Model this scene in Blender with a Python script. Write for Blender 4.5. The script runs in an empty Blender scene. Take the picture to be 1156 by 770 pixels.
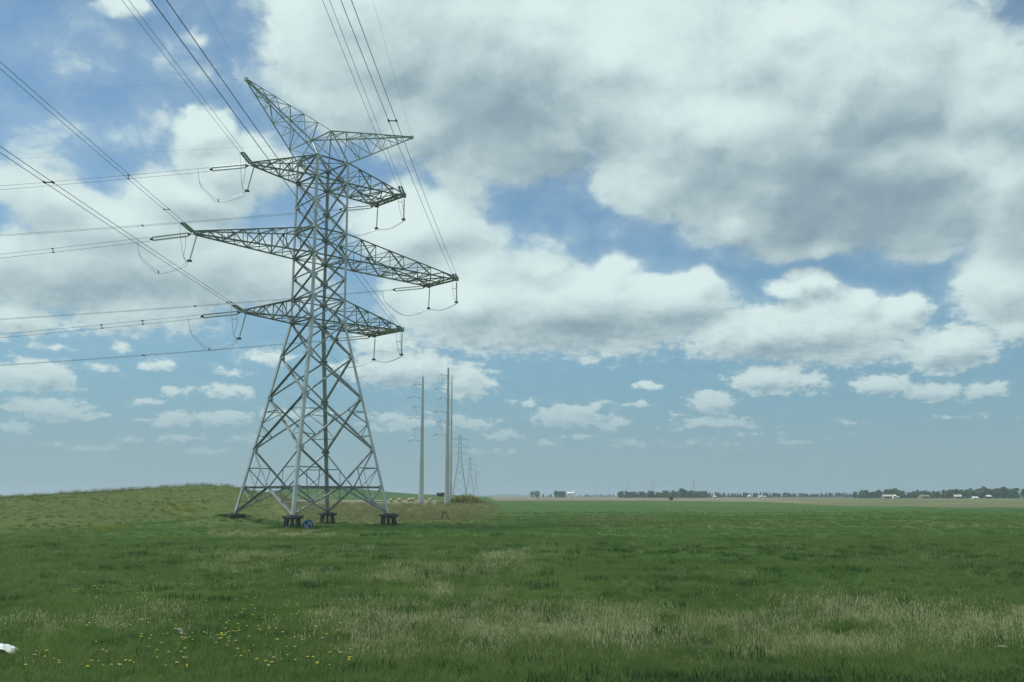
import bpy, bmesh, math, random
import numpy as np
from mathutils import Vector, Matrix

random.seed(7)
rng = np.random.default_rng(7)
R = math.radians
scene = bpy.context.scene
COL = scene.collection

# ------------------------------------------------------------------ camera
W0, H0, FPX, HZ, CAMH = 1156.0, 770.0, 1080.0, 559.5, 3.0
PITCH = math.atan((HZ - H0 / 2) / FPX)
CP, SP = math.cos(PITCH), math.sin(PITCH)
cam_d = bpy.data.cameras.new('camera')
cam_d.sensor_fit = 'HORIZONTAL'
cam_d.sensor_width = 36.0
cam_d.lens = 36.0 * FPX / W0
cam_d.clip_start = 0.1
cam_d.clip_end = 60000
cam = bpy.data.objects.new('camera', cam_d)
COL.objects.link(cam)
cam.location = (0, 0, CAMH)
cam.rotation_euler = (R(90) + PITCH, 0, 0)
scene.camera = cam


def ray(px, py):
    xx = (px - W0 / 2) / FPX
    uu = (H0 / 2 - py) / FPX
    return Vector((xx, CP - uu * SP, SP + uu * CP))


def at(px, py, Y):
    """World point seen at (px, py) at forward distance Y."""
    d = ray(px, py)
    return Vector((0, 0, CAMH)) + d * (Y / d.y)


# ------------------------------------------------------------------ noise helpers
def _hash(ix, iy, seed):
    n = (ix * 374761393 + iy * 668265263 + seed * 974634721) & 0x7fffffff
    n = ((n ^ (n >> 13)) * 1274126177) & 0x7fffffff
    return ((n ^ (n >> 16)) & 0xffff) / 65535.0


def vnoise(x, y, seed=0):
    x = np.asarray(x, float); y = np.asarray(y, float)
    ix = np.floor(x).astype(np.int64); iy = np.floor(y).astype(np.int64)
    fx = x - ix; fy = y - iy
    fx = fx * fx * (3 - 2 * fx); fy = fy * fy * (3 - 2 * fy)
    a = _hash(ix, iy, seed); b = _hash(ix + 1, iy, seed)
    c = _hash(ix, iy + 1, seed); d = _hash(ix + 1, iy + 1, seed)
    return (a * (1 - fx) + b * fx) * (1 - fy) + (c * (1 - fx) + d * fx) * fy


def fbm(x, y, seed=0, octs=4):
    s = 0.0; a = 0.5; t = 0.0
    for k in range(octs):
        s = s + a * vnoise(x * 2 ** k, y * 2 ** k, seed + k); t += a; a *= 0.55
    return s / t


def sst(a, b, x):
    t = np.clip((np.asarray(x, float) - a) / (b - a), 0, 1)
    return t * t * (3 - 2 * t)


# ------------------------------------------------------------------ terrain
CREST_PX = [-700, -300, -150, 0, 100, 200, 230, 255, 270, 290, 312, 345]
CREST_PY = [563, 566, 566, 563, 556, 549.5, 548, 549.2, 551.6, 556.5, 560.5, 562.0]
CREST_D = [150, 140, 140, 150, 168, 190, 195, 195, 190, 180, 160, 150]
BASE_D = [60, 66, 70, 75, 86, 112, 114, 112, 110, 112, 112, 112]
H2_PX = [285, 310, 335, 365, 400, 440, 472, 505, 540]
H2_PY = [557.5, 553.5, 551.0, 549.8, 551.2, 555.5, 557.8, 558.8, 559.5]


def px_of(x, y):
    return W0 / 2 + (FPX / CP) * (np.asarray(x, float) / np.maximum(y, 1e-3))


def terrain(x, y):
    x = np.asarray(x, float); y = np.asarray(y, float)
    yy = np.maximum(y, 1.0)
    px = np.where(y > 1.0, px_of(x, yy), np.where(x > 0, 3000, -700))
    px = np.clip(px, -700, 3000)
    K = CP / FPX
    cd = np.interp(px, CREST_PX, CREST_D); bd = np.interp(px, CREST_PX, BASE_D)
    zc = CAMH - (np.interp(px, CREST_PX, CREST_PY) - HZ) * cd * K
    zc = np.where(px > 345, 0, np.maximum(zc, 0)) * (1 - sst(312, 345, px))
    t = np.clip((yy - bd) / (cd - bd), 0, 1)
    h1 = zc * (0.55 * t * t * (3 - 2 * t) + 0.45 * np.sin(t * math.pi / 2) * sst(0, .35, t))
    h1 = h1 * (1 - 0.75 * sst(cd + 15, cd + 160, yy))
    # gentle rise behind the tower
    win = sst(300, 345, px) * (1 - sst(546, 562, px))
    h2 = 1.0 * win * sst(120, 240, yy) * (1 - sst(900, 1500, yy))
    # far green hill
    z2 = CAMH - (np.interp(px, H2_PX, H2_PY) - HZ) * 600 * K
    w2 = sst(265, 300, px) * (1 - sst(520, 556, px))
    h3 = np.maximum(z2 - 1.0, 0) * w2 * sst(410, 600, yy) * (1 - sst(620, 1300, yy))
    # skirt under the uphill leg, low bushy mound right of the poles
    m = 1.0 * np.exp(-(((x + 29.3) / 4.2) ** 2 + ((yy - 101.5) / 5.0) ** 2))
    m = m + 0.0
    bump = 0.12 * np.exp(-(((x + 11.3) / 4.6) ** 2 + ((yy - 232) / 14.0) ** 2))
    base = -0.08 * np.exp(-(((x + 18) / 9) ** 2 + ((yy - 98) / 14) ** 2))
    rough = (fbm(x * 0.9, yy * 0.9, 5, 3) - 0.5) * 0.10 * (1 - sst(60, 140, yy))
    rough = rough + (fbm(x * 0.12, yy * 0.12, 9, 3) - 0.5) * 0.30 * sst(60, 120, yy) * (1 - sst(300, 600, yy))
    far = 14 * sst(4500, 7000, yy) * np.exp(-((px - 573) / 22.0) ** 2)
    return np.where(y > 1.0, h1 + h2 + h3 + m + bump + base + rough + far, 0.0)


def tz(x, y):
    return float(terrain(np.array([x]), np.array([y]))[0])


def ground_at(px, py):
    d = ray(px, py)
    t = 5.0; prev = t
    while t < 6000:
        p = Vector((0, 0, CAMH)) + d * t
        if p.z < tz(p.x, p.y):
            lo, hi = prev, t
            for _ in range(24):
                mid = (lo + hi) / 2
                p = Vector((0, 0, CAMH)) + d * mid
                if p.z < tz(p.x, p.y): hi = mid
                else: lo = mid
            return Vector((p.x, p.y, tz(p.x, p.y)))
        prev = t; t *= 1.02
    p = Vector((0, 0, CAMH)) + d * t
    return Vector((p.x, p.y, tz(p.x, p.y)))


def cover(x, y):
    """Plant cover weights at a ground point: dry grass, olive hill scrub, pale stubble, yellow bloom."""
    x = np.asarray(x, float); y = np.asarray(y, float)
    yy = np.maximum(y, 1.0)
    px = np.clip(px_of(x, yy), -3000, 4000)
    py = HZ + CAMH * FPX / yy * 0.985
    n1 = fbm(x * 0.35, yy * 0.35, 21, 4); n2 = fbm(x * 0.06, yy * 0.06, 33, 4)
    n3 = fbm(px * 0.02, np.log(yy) * 9, 41, 4)
    dry = np.zeros_like(x)
    band = sst(17.4, 19.0, yy + (n1 - .5) * 2.5) * (1 - sst(22.5, 28.5, yy + (n1 - .5) * 6)) * sst(300, 440, px + (n2 - .5) * 120)
    dry = np.maximum(dry, band * (0.30 + 0.95 * n1))
    lp = sst(18.5, 21, yy) * (1 - sst(24, 28, yy)) * (1 - sst(180, 290, px))
    dry = np.maximum(dry, lp * sst(.48, .66, n1) * 0.5)
    b2 = sst(30, 36, yy + (n1 - .5) * 8) * (1 - sst(48, 62, yy)) * sst(170, 280, px) * (1 - sst(560, 680, px))
    dry = np.maximum(dry, b2 * sst(.42, .68, n1) * 0.42)
    spots = np.exp(-(((px - 497) / 18) ** 2 + ((yy - 30.5) / 1.8) ** 2)) + .8 * np.exp(-(((px - 560) / 16) ** 2 + ((yy - 29.5) / 1.5) ** 2))
    dry = np.maximum(dry, np.clip(spots, 0, 1))
    ln = (sst(88, 98, yy + (n2 - .5) * 14) * (1 - sst(112, 132, yy))) * sst(600, 690, px)
    dry = np.maximum(dry, ln * 0.38 * sst(.3, .6, n3))
    ring = sst(70, 78, yy) * (1 - sst(86, 92, yy)) * sst(225, 260, px) * (1 - sst(350, 400, px))
    dry = np.maximum(dry, ring * 0.75)
    berm = sst(103, 108, yy) * (1 - sst(330, 420, yy)) * sst(292, 312, px) * (1 - sst(528, 572, px + (n2 - .5) * 40))
    dry = np.maximum(dry, berm * (0.15 + 0.75 * n1) * (.6 + .8 * n2))
    berm_o = berm * .75
    olive = (1 - sst(296, 312, px)) * sst(0, 9, yy - np.interp(px, CREST_PX, BASE_D) + (n2 - .5) * 14)
    olive = np.maximum(olive, berm_o)
    olive = np.maximum(olive, np.exp(-(((x + 11.3) / 5.5) ** 2 + ((yy - 232) / 14.0) ** 2)))
    stub = sst(215, 250, yy + (n2 - .5) * 40) * (1 - sst(400, 440, yy)) * sst(318, 335, px) * (1 - sst(488, 503, px))
    edge = np.interp(px, [556, 700, 860, 960, 1156], [560, 520, 420, 250, 225])
    far = sst(0, 1, (yy - edge * (1 + (n3 - .5) * .25)) / (edge * .22)) * sst(548, 560, px) * (1 - sst(3000, 6000, yy))
    stub = np.maximum(stub, far * np.interp(px, [556, 860, 960, 1156], [1, .95, .62, .55]) * (0.7 + .5 * n3))
    yel = np.exp(-(((px - 122) / 30) ** 2 + ((yy - (88 + (px - 122) * .12)) / 3.5) ** 2)) * sst(.35, .6, n1)
    yel = np.maximum(yel, .55 * np.exp(-(((px - 210) / 20) ** 2 + ((yy - 133) / 9.0) ** 2)) * sst(.35, .6, n1))
    return np.clip(dry, 0, 1), np.clip(olive, 0, 1), np.clip(stub, 0, 1), np.clip(yel, 0, 1)


# ------------------------------------------------------------------ materials
def new_mat(name):
    m = bpy.data.materials.new(name); m.use_nodes = True
    nt = m.node_tree
    return m, nt, nt.nodes, nt.links, nt.nodes['Principled BSDF']


def mk(name, col, rough=0.7, metal=0.0, var=0.0, scale=6.0, var_col=None, bump=0.0, spec=0.4):
    m, nt, N, L, b = new_mat(name)
    b.inputs['Roughness'].default_value = rough
    b.inputs['Metallic'].default_value = metal
    b.inputs['Specular IOR Level'].default_value = spec
    if var or var_col:
        tc = N.new('ShaderNodeNewGeometry')
        nz = N.new('ShaderNodeTexNoise'); nz.inputs['Scale'].default_value = scale
        nz.inputs['Detail'].default_value = 5
        L.new(tc.outputs['Position'], nz.inputs['Vector'])
        mx = N.new('ShaderNodeMix'); mx.data_type = 'RGBA'
        c2 = var_col if var_col else tuple(max(0, c * (1 - var)) for c in col)
        mx.inputs[6].default_value = (*c2, 1)
        mx.inputs[7].default_value = (*col, 1)
        rp = N.new('ShaderNodeMapRange'); rp.inputs[1].default_value = .35; rp.inputs[2].default_value = .65
        L.new(nz.outputs['Fac'], rp.inputs[0]); L.new(rp.outputs[0], mx.inputs[0])
        L.new(mx.outputs[2], b.inputs['Base Color'])
        if bump:
            bp = N.new('ShaderNodeBump'); bp.inputs['Strength'].default_value = bump
            L.new(nz.outputs['Fac'], bp.inputs['Height']); L.new(bp.outputs[0], b.inputs['Normal'])
    else:
        b.inputs['Base Color'].default_value = (*col, 1)
    return m


M = {}
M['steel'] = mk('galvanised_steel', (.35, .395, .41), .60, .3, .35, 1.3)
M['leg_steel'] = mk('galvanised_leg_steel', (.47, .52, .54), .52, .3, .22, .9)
M['pole_steel'] = mk('galvanised_pole', (.50, .53, .54), .5, .2, .15, .25)
M['far_steel'] = mk('weathered_tower_steel', (.26, .29, .30), .7, .1, .2, .3)
M['pile'] = mk('dark_pile_steel', (.075, .078, .082), .75, .1, .4, 3)
M['cap'] = mk('dark_cap_steel', (.10, .105, .11), .7, .1, .3, 2)
M['cable'] = mk('aluminium_conductor', (.13, .14, .14), .5, .5)
M['jumper'] = mk('aluminium_jumper', (.40, .42, .43), .38, .7)
M['fitting'] = mk('fitting_steel', (.10, .11, .11), .5, .5)
M['glass_disc'] = mk('insulator_disc', (.34, .43, .41), .3, 0, .2, 4)
M['blue'] = mk('blue_plastic', (.03, .10, .30), .4, 0, .25, 3)
M['pale_blue'] = mk('pale_blue_plastic', (.25, .36, .46), .5, 0, .2, 3)
M['dark_blue'] = mk('dark_blue_plastic', (.012, .03, .09), .5)
M['old_wood'] = mk('weathered_wood', (.13, .095, .065), .9, 0, .4, 7, bump=.3)
M['straw'] = mk('straw', (.50, .43, .26), .95, 0, .3, 2.5, bump=.4)
M['white_paint'] = mk('white_paint', (.80, .80, .77), .6, 0, .08, .3)
M['white_sheet'] = mk('white_plastic_sheet', (.80, .82, .82), .45, 0, .06, 20)
M['paper'] = mk('pale_paper', (.36, .38, .32), .8, 0, .25, 30)
M['grey_roof'] = mk('pale_grey_roof', (.50, .50, .49), .7, 0, .15, .5)
M['brown_roof'] = mk('brown_roof', (.24, .19, .155), .8, 0, .2, .5)
M['tan_wall'] = mk('tan_wall', (.36, .31, .24), .8, 0, .15, .5)
M['window'] = mk('window_glass', (.03, .035, .04), .1)
M['green_shed'] = mk('dark_green_sheet', (.018, .026, .022), .6, 0, .2, .5)
M['rust'] = mk('rusty_sheet', (.11, .055, .035), .85, 0, .4, 2)
M['bark'] = mk('bark', (.09, .07, .05), .9, 0, .3, 4)
M['pale_stick'] = mk('pale_stick', (.42, .37, .27), .9, 0, .2, 12)
M['dandelion'] = mk('dandelion_yellow', (.80, .70, .10), .7)
M['pale_dandelion'] = mk('pale_dandelion', (.70, .70, .40), .8)
M['stem_green'] = mk('stem_green', (.06, .13, .03), .7)


def leaf_mat(name, c1, c2, c3, trans=.35, patch=.15, c4=None):
    """Foliage: colour varies per plant and, slowly, over the ground the plants stand on."""
    m, nt, N, L, b = new_mat(name)
    b.inputs['Roughness'].default_value = .75
    b.inputs['Specular IOR Level'].default_value = .15
    oi = N.new('ShaderNodeObjectInfo')
    nz = N.new('ShaderNodeTexNoise'); nz.inputs['Scale'].default_value = patch; nz.inputs['Detail'].default_value = 4
    L.new(oi.outputs['Location'], nz.inputs['Vector'])
    mr = N.new('ShaderNodeMapRange'); mr.inputs[1].default_value = .36; mr.inputs[2].default_value = .64
    L.new(nz.outputs['Fac'], mr.inputs[0])
    mx = N.new('ShaderNodeMix'); mx.data_type = 'RGBA'
    mx.inputs[6].default_value = (*c1, 1); mx.inputs[7].default_value = (*c2, 1)
    L.new(mr.outputs[0], mx.inputs[0])
    if c4:      # stretches of duller growth
        n2 = N.new('ShaderNodeTexNoise'); n2.inputs['Scale'].default_value = patch * .33; n2.inputs['Detail'].default_value = 5
        L.new(oi.outputs['Location'], n2.inputs['Vector'])
        m2 = N.new('ShaderNodeMapRange'); m2.inputs[1].default_value = .46; m2.inputs[2].default_value = .62
        L.new(n2.outputs['Fac'], m2.inputs[0])
        mx3 = N.new('ShaderNodeMix'); mx3.data_type = 'RGBA'; mx3.inputs[7].default_value = (*c4, 1)
        L.new(m2.outputs[0], mx3.inputs[0]); L.new(mx.outputs[2], mx3.inputs[6]); mx = mx3
    mx2 = N.new('ShaderNodeMix'); mx2.data_type = 'RGBA'
    mx2.inputs[7].default_value = (*c3, 1)
    pw = N.new('ShaderNodeMath'); pw.operation = 'POWER'; pw.inputs[1].default_value = 2.0
    L.new(oi.outputs['Random'], pw.inputs[0])
    L.new(pw.outputs[0], mx2.inputs[0]); L.new(mx.outputs[2], mx2.inputs[6])
    L.new(mx2.outputs[2], b.inputs['Base Color'])
    tr = N.new('ShaderNodeBsdfTranslucent'); L.new(mx2.outputs[2], tr.inputs['Color'])
    ms = N.new('ShaderNodeMixShader'); ms.inputs[0].default_value = trans
    L.new(b.outputs[0], ms.inputs[1]); L.new(tr.outputs[0], ms.inputs[2])
    L.new(ms.outputs[0], N['Material Output'].inputs['Surface'])
    return m


M['grass'] = leaf_mat('grass_blade', (.068, .158, .040), (.148, .258, .070), (.21, .27, .10), .5, .22, (.125, .205, .070))
M['dry'] = leaf_mat('dry_grass_blade', (.46, .44, .26), (.62, .60, .38), (.30, .34, .16), .4)
M['dry_far'] = leaf_mat('old_grass_blade', (.25, .225, .125), (.36, .325, .19), (.20, .22, .10), .3)
M['weed'] = leaf_mat('weed_leaf', (.032, .085, .026), (.040, .10, .032), (.055, .12, .04), .35)
M['bloom'] = leaf_mat('bloom', (.27, .30, .06), (.31, .32, .07), (.18, .23, .06), .3)
M['scrub'] = leaf_mat('scrub', (.11, .165, .05), (.15, .19, .06), (.19, .20, .085), .5)
M['scrub_leaf'] = leaf_mat('scrub_leaf', (.30, .34, .13), (.34, .37, .15), (.36, .36, .18), .55, .2)
M['tree_leaf'] = leaf_mat('tree_leaf', (.12, .20, .085), (.15, .235, .10), (.17, .24, .12), .55, .01)
M['spruce_leaf'] = leaf_mat('spruce_needle', (.05, .085, .05), (.06, .10, .055), (.07, .11, .065), .3, .01)


def ground_mat():
    m, nt, N, L, b = new_mat('meadow_ground')
    b.inputs['Roughness'].default_value = .95
    b.inputs['Specular IOR Level'].default_value = .05
    g = N.new('ShaderNodeNewGeometry')

    def noise(scale, detail=5, dist=0.0, vec=None):
        n = N.new('ShaderNodeTexNoise'); n.inputs['Scale'].default_value = scale
        n.inputs['Detail'].default_value = detail; n.inputs['Distortion'].default_value = dist
        L.new(vec if vec is not None else g.outputs['Position'], n.inputs['Vector'])
        return n.outputs['Fac']

    def rng_(x, a, bb, c=0, d=1):
        r = N.new('ShaderNodeMapRange'); r.inputs[1].default_value = a; r.inputs[2].default_value = bb
        r.inputs[3].default_value = c; r.inputs[4].default_value = d; L.new(x, r.inputs[0]); return r.outputs[0]

    def mix(f, a, bb):
        x = N.new('ShaderNodeMix'); x.data_type = 'RGBA'
        if hasattr(f, 'links'): L.new(f, x.inputs[0])
        else: x.inputs[0].default_value = f
        for s, v in ((6, a), (7, bb)):
            if isinstance(v, tuple): x.inputs[s].default_value = (*v, 1)
            else: L.new(v, x.inputs[s])
        return x.outputs[2]

    def mul(a, bb):
        x = N.new('ShaderNodeMath'); x.operation = 'MULTIPLY'; x.use_clamp = True
        for s, v in ((0, a), (1, bb)):
            if isinstance(v, (int, float)): x.inputs[s].default_value = v
            else: L.new(v, x.inputs[s])
        return x.outputs[0]
    at_ = N.new('ShaderNodeAttribute'); at_.attribute_name = 'cover'
    sp = N.new('ShaderNodeSeparateColor'); L.new(at_.outputs['Color'], sp.inputs[0])
    fine = noise(2.2, 6); midn = noise(.33, 5, .4); big = noise(.045, 5, .6); vbig = noise(.011, 4, .5)
    green = mix(rng_(midn, .38, .62), (.050, .116, .032), (.072, .150, .043))
    green = mix(mul(rng_(big, .44, .66), .55), green, (.064, .112, .037))
    green = mix(mul(rng_(vbig, .40, .62), .55), green, (.036, .088, .028))
    green = mix(mul(rng_(fine, .50, .70), .40), green, (.105, .135, .055))
    # long streaks across the far field
    mp = N.new('ShaderNodeMapping'); mp.inputs['Scale'].default_value = (.006, .05, 1); L.new(g.outputs['Position'], mp.inputs[0])
    stk = noise(1.0, 6, .3, mp.outputs[0])
    green = mix(mul(rng_(stk, .47, .66), .75), green, (.100, .128, .056))
    green = mix(mul(rng_(stk, .50, .34), .60), green, (.034, .086, .030))
    dryc = mix(rng_(fine, .35, .65), (.115, .125, .055), (.22, .21, .11))
    olive = mix(rng_(midn, .36, .64), (.066, .112, .032), (.096, .128, .040))
    olive = mix(mul(rng_(fine, .48, .68), .6), olive, (.13, .135, .055))
    stub = mix(rng_(big, .40, .62), (.19, .18, .115), (.29, .27, .17))
    stub = mix(mul(rng_(vbig, .45, .65), .5), stub, (.17, .155, .11))
    stub = mix(mul(rng_(stk, .56, .40), .6), stub, (.13, .12, .085))
    brk = rng_(fine, .3, .7, .55, 1.35)
    c = mix(mul(sp.outputs[1], brk), green, olive)
    c = mix(mul(sp.outputs[0], brk), c, dryc)
    c = mix(mul(sp.outputs[2], rng_(midn, .3, .7, .85, 1.15)), c, stub)
    c = mix(mul(at_.outputs['Alpha'], rng_(fine, .4, .6)), c, (.19, .20, .05))
    L.new(c, b.inputs['Base Color'])
    bp = N.new('ShaderNodeBump'); bp.inputs['Strength'].default_value = .6; bp.inputs['Distance'].default_value = .25
    L.new(noise(1.1, 8), bp.inputs['Height']); L.new(bp.outputs[0], b.inputs['Normal'])
    return m


M['ground'] = ground_mat()


# ------------------------------------------------------------------ object helpers
class MB:
    """Collects vertices and faces, links them as one mesh object."""
    def __init__(s): s.v = []; s.f = []; s.mi = []; s.cur = 0

    def add(s, vs, fs):
        o = len(s.v); s.v.extend([tuple(p) for p in vs])
        for f in fs:
            s.f.append(tuple(i + o for i in f)); s.mi.append(s.cur)

    def angle(s, p, q, w, t=None, ref=None):
        """Steel angle section from p to q, flange width w."""
        p = Vector(p); q = Vector(q); d = (q - p)
        if d.length < 1e-4: return
        d.normalize(); t = t or max(.012, w * .13)
        up = Vector(ref) if ref is not None else (Vector((0, 0, 1)) if abs(d.z) < .9 else Vector((.72, .69, 0)))
        x = d.cross(up)
        if x.length < 1e-3: x = d.cross(Vector((.3, 1, .2)))
        x.normalize(); y = x.cross(d).normalized()
        if ref is None:
            x, y = (x + y).normalized(), (y - x).normalized()
        pr = [(0, 0), (w, 0), (w, t), (t, t), (t, w), (0, w)]
        off = w * .35
        vs = [e + x * (a - off) + y * (b - off) for e in (p, q) for a, b in pr]
        fs = [(i, (i + 1) % 6, 6 + (i + 1) % 6, 6 + i) for i in range(6)]
        fs += [(5, 4, 3, 2, 1, 0), (6, 7, 8, 9, 10, 11)]
        s.add(vs, fs)

    def box(s, c, sz, rot=None):
        c = Vector(c); hx, hy, hz = (k / 2 for k in sz)
        vs = [Vector((x, y, z)) for x in (-hx, hx) for y in (-hy, hy) for z in (-hz, hz)]
        if rot is not None: vs = [rot @ v for v in vs]
        s.add([v + c for v in vs], [(0, 1, 3, 2), (4, 6, 7, 5), (0, 4, 5, 1), (2, 3, 7, 6), (0, 2, 6, 4), (1, 5, 7, 3)])

    def tube(s, pts, rad, n=6, cap=True):
        pts = [Vector(p) for p in pts]
        if not hasattr(rad, '__len__'): rad = [rad] * len(pts)
        vs = []; fs = []; prevx = None
        for i, p in enumerate(pts):
            d = (pts[min(i + 1, len(pts) - 1)] - pts[max(i - 1, 0)]).normalized()
            if prevx is None:
                x = d.cross(Vector((0, 0, 1)))
                if x.length < 1e-3: x = d.cross(Vector((1, 0, 0)))
            else: x = prevx - d * prevx.dot(d)
            x.normalize(); prevx = x; y = d.cross(x)
            for k in range(n):
                a = 2 * math.pi * k / n
                vs.append(p + (x * math.cos(a) + y * math.sin(a)) * rad[i])
        for i in range(len(pts) - 1):
            for k in range(n):
                fs.append((i * n + k, i * n + (k + 1) % n, (i + 1) * n + (k + 1) % n, (i + 1) * n + k))
        if cap:
            fs.append(tuple(range(n - 1, -1, -1))); fs.append(tuple((len(pts) - 1) * n + k for k in range(n)))
        s.add(vs, fs)

    def build(s, name, mats, parent=None, smooth=False):
        me = bpy.data.meshes.new(name)
        me.from_pydata(s.v, [], s.f); me.update()
        for m_ in (mats if isinstance(mats, (list, tuple)) else [mats]): me.materials.append(m_)
        me.polygons.foreach_set('material_index', s.mi)
        if smooth: me.polygons.foreach_set('use_smooth', [True] * len(me.polygons))
        o = bpy.data.objects.new(name, me); COL.objects.link(o)
        if parent is not None:
            o.parent = parent
            o.matrix_parent_inverse = Matrix.Translation(-parent.location) if parent.type == 'EMPTY' and not parent.get('local') else Matrix.Identity(4)
        return o


def tag(o, label, cat, group=None):
    o['label'] = label; o['category'] = cat
    if group: o['group'] = group
    return o


def thing(name, label, cat, loc=(0, 0, 0), group=None, local=False):
    o = bpy.data.objects.new(name, None); COL.objects.link(o)
    o.location = loc; o.empty_display_size = .3
    if local: o['local'] = 1
    return tag(o, label, cat, group)


def dup(root, loc, rotz=0.0, scl=1.0, label=None, group=None):
    c = root.copy(); COL.objects.link(c)
    c.location = loc; c.rotation_euler = (0, 0, rotz); c.scale = (scl,) * 3 if not hasattr(scl, '__len__') else scl
    if label: c['label'] = label
    if group: c['group'] = group
    for ch in list(root.children):
        d = ch.copy(); COL.objects.link(d); d.parent = c
        for g in list(ch.children):
            e = g.copy(); COL.objects.link(e); e.parent = d
    return c


# ------------------------------------------------------------------ ground
def build_ground():
    az = np.concatenate([np.linspace(-180, -42, 60)[:-1], np.linspace(-42, 42, 620), np.linspace(42, 180, 60)[1:-1]])
    az = np.radians(az)
    rr = np.concatenate([[0.5], np.geomspace(3, 12000, 300)])
    A, RR = np.meshgrid(az, rr)
    X = RR * np.sin(A); Y = RR * np.cos(A)
    Z = terrain(X, Y)
    na = len(az); nr = len(rr)
    V = np.stack([X.ravel(), Y.ravel(), Z.ravel()], 1)
    i = np.arange(nr - 1)[:, None]; j = np.arange(na)[None, :]; j2 = (j + 1) % na
    F = np.stack([i * na + j, i * na + j2, (i + 1) * na + j2, (i + 1) * na + j], -1).reshape(-1, 4)[:, ::-1]
    me = bpy.data.meshes.new('ground')
    vs = V.tolist(); fs = F.tolist(); fs.append(list(range(na)))
    me.from_pydata(vs, [], fs); me.update()
    d, o_, s_, y_ = cover(X.ravel(), Y.ravel())
    front = (Y.ravel() > 5).astype(float)
    ca = me.color_attributes.new('cover', 'FLOAT_COLOR', 'POINT')
    ca.data.foreach_set('color', (np.stack([d, o_, s_, y_], 1) * front[:, None]).astype(np.float32).ravel())
    me.polygons.foreach_set('use_smooth', [True] * len(me.polygons))
    me.materials.append(M['ground'])
    o = bpy.data.objects.new('ground', me); COL.objects.link(o); o['kind'] = 'structure'


build_ground()


# ------------------------------------------------------------------ scattered ground cover
def blade_clump(n, h0, h1, spread, wid, lean=.5, head=False, seed=0, matname='grass'):
    r = random.Random(seed); b = MB()
    for _ in range(n):
        a = r.uniform(0, 6.283); rad = spread * math.sqrt(r.random())
        bx, by = rad * math.cos(a), rad * math.sin(a)
        h = r.uniform(h0, h1); w = wid * r.uniform(.7, 1.2); la = r.uniform(0, 6.283); ln = h * lean * r.uniform(.1, 1)
        dx, dy = math.cos(la) * ln, math.sin(la) * ln
        f = r.uniform(0, 3.1416); sx, sy = math.cos(f) * w / 2, math.sin(f) * w / 2
        p0 = (bx, by, -.03); p1 = (bx + dx * .35, by + dy * .35, h * .6); p2 = (bx + dx, by + dy, h)
        b.add([(p0[0] - sx, p0[1] - sy, p0[2]), (p0[0] + sx, p0[1] + sy, p0[2]),
               (p1[0] - sx * .8, p1[1] - sy * .8, p1[2]), (p1[0] + sx * .8, p1[1] + sy * .8, p1[2]), p2],
              [(0, 1, 3, 2), (2, 3, 4)])
        if head:
            hw = w * 1.6; hh = h * .16
            hx, hy = math.cos(f) * hw, math.sin(f) * hw
            b.add([(p2[0], p2[1], p2[2] - hh), (p2[0] + hx, p2[1] + hy, p2[2] - hh * .3), (p2[0] + dx * .1, p2[1] + dy * .1, p2[2] + hh), (p2[0] - hx, p2[1] - hy, p2[2] - hh * .3)], [(0, 1, 2, 3)])
    me = bpy.data.meshes.new(matname + '_clump'); me.from_pydata(b.v, [], b.f); me.update()
    me.materials.append(M[matname])
    return me


def scatter(name, meshes, pts, scl, kind='stuff'):
    """One stuff object: a point per plant, an instance of one of a few clumps on each."""
    src = bpy.data.collections.new(name + '_clumps')
    for k, me in enumerate(meshes):
        o = bpy.data.objects.new(f'{name}_clump', me); src.objects.link(o)
    me = bpy.data.meshes.new(name)
    me.from_pydata(pts.tolist(), [], []); me.update()
    n = len(pts)
    a = me.attributes.new('rot', 'FLOAT_VECTOR', 'POINT')
    rot = np.zeros((n, 3), np.float32); rot[:, 2] = rng.uniform(0, 6.283, n); rot[:, 0] = rng.normal(0, .08, n); rot[:, 1] = rng.normal(0, .08, n)
    a.data.foreach_set('vector', rot.ravel())
    a = me.attributes.new('scl', 'FLOAT', 'POINT'); a.data.foreach_set('value', np.asarray(scl, np.float32))
    a = me.attributes.new('pick', 'INT', 'POINT'); a.data.foreach_set('value', rng.integers(0, len(meshes), n).astype(np.int32))
    o = bpy.data.objects.new(name, me); COL.objects.link(o); o['kind'] = kind
    ng = bpy.data.node_groups.new(name + '_scatter', 'GeometryNodeTree')
    ng.interface.new_socket('Geometry', in_out='INPUT', socket_type='NodeSocketGeometry')
    ng.interface.new_socket('Geometry', in_out='OUTPUT', socket_type='NodeSocketGeometry')
    N = ng.nodes; L = ng.links
    gi = N.new('NodeGroupInput'); go = N.new('NodeGroupOutput')
    ci = N.new('GeometryNodeCollectionInfo'); ci.inputs['Collection'].default_value = src
    ci.inputs['Separate Children'].default_value = True; ci.inputs['Reset Children'].default_value = True
    ip = N.new('GeometryNodeInstanceOnPoints'); ip.inputs['Pick Instance'].default_value = True

    def attr(nm, t):
        x = N.new('GeometryNodeInputNamedAttribute'); x.data_type = t; x.inputs['Name'].default_value = nm
        return [s for s in x.outputs if s.enabled and s.name == 'Attribute'][0]
    L.new(gi.outputs[0], ip.inputs['Points']); L.new(ci.outputs[0], ip.inputs['Instance'])
    L.new(attr('rot', 'FLOAT_VECTOR'), ip.inputs['Rotation'])
    L.new(attr('scl', 'FLOAT'), ip.inputs['Scale'])
    L.new(attr('pick', 'INT'), ip.inputs['Instance Index'])
    L.new(ip.outputs[0], go.inputs[0])
    md = o.modifiers.new('scatter', 'NODES'); md.node_group = ng
    return o


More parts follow.
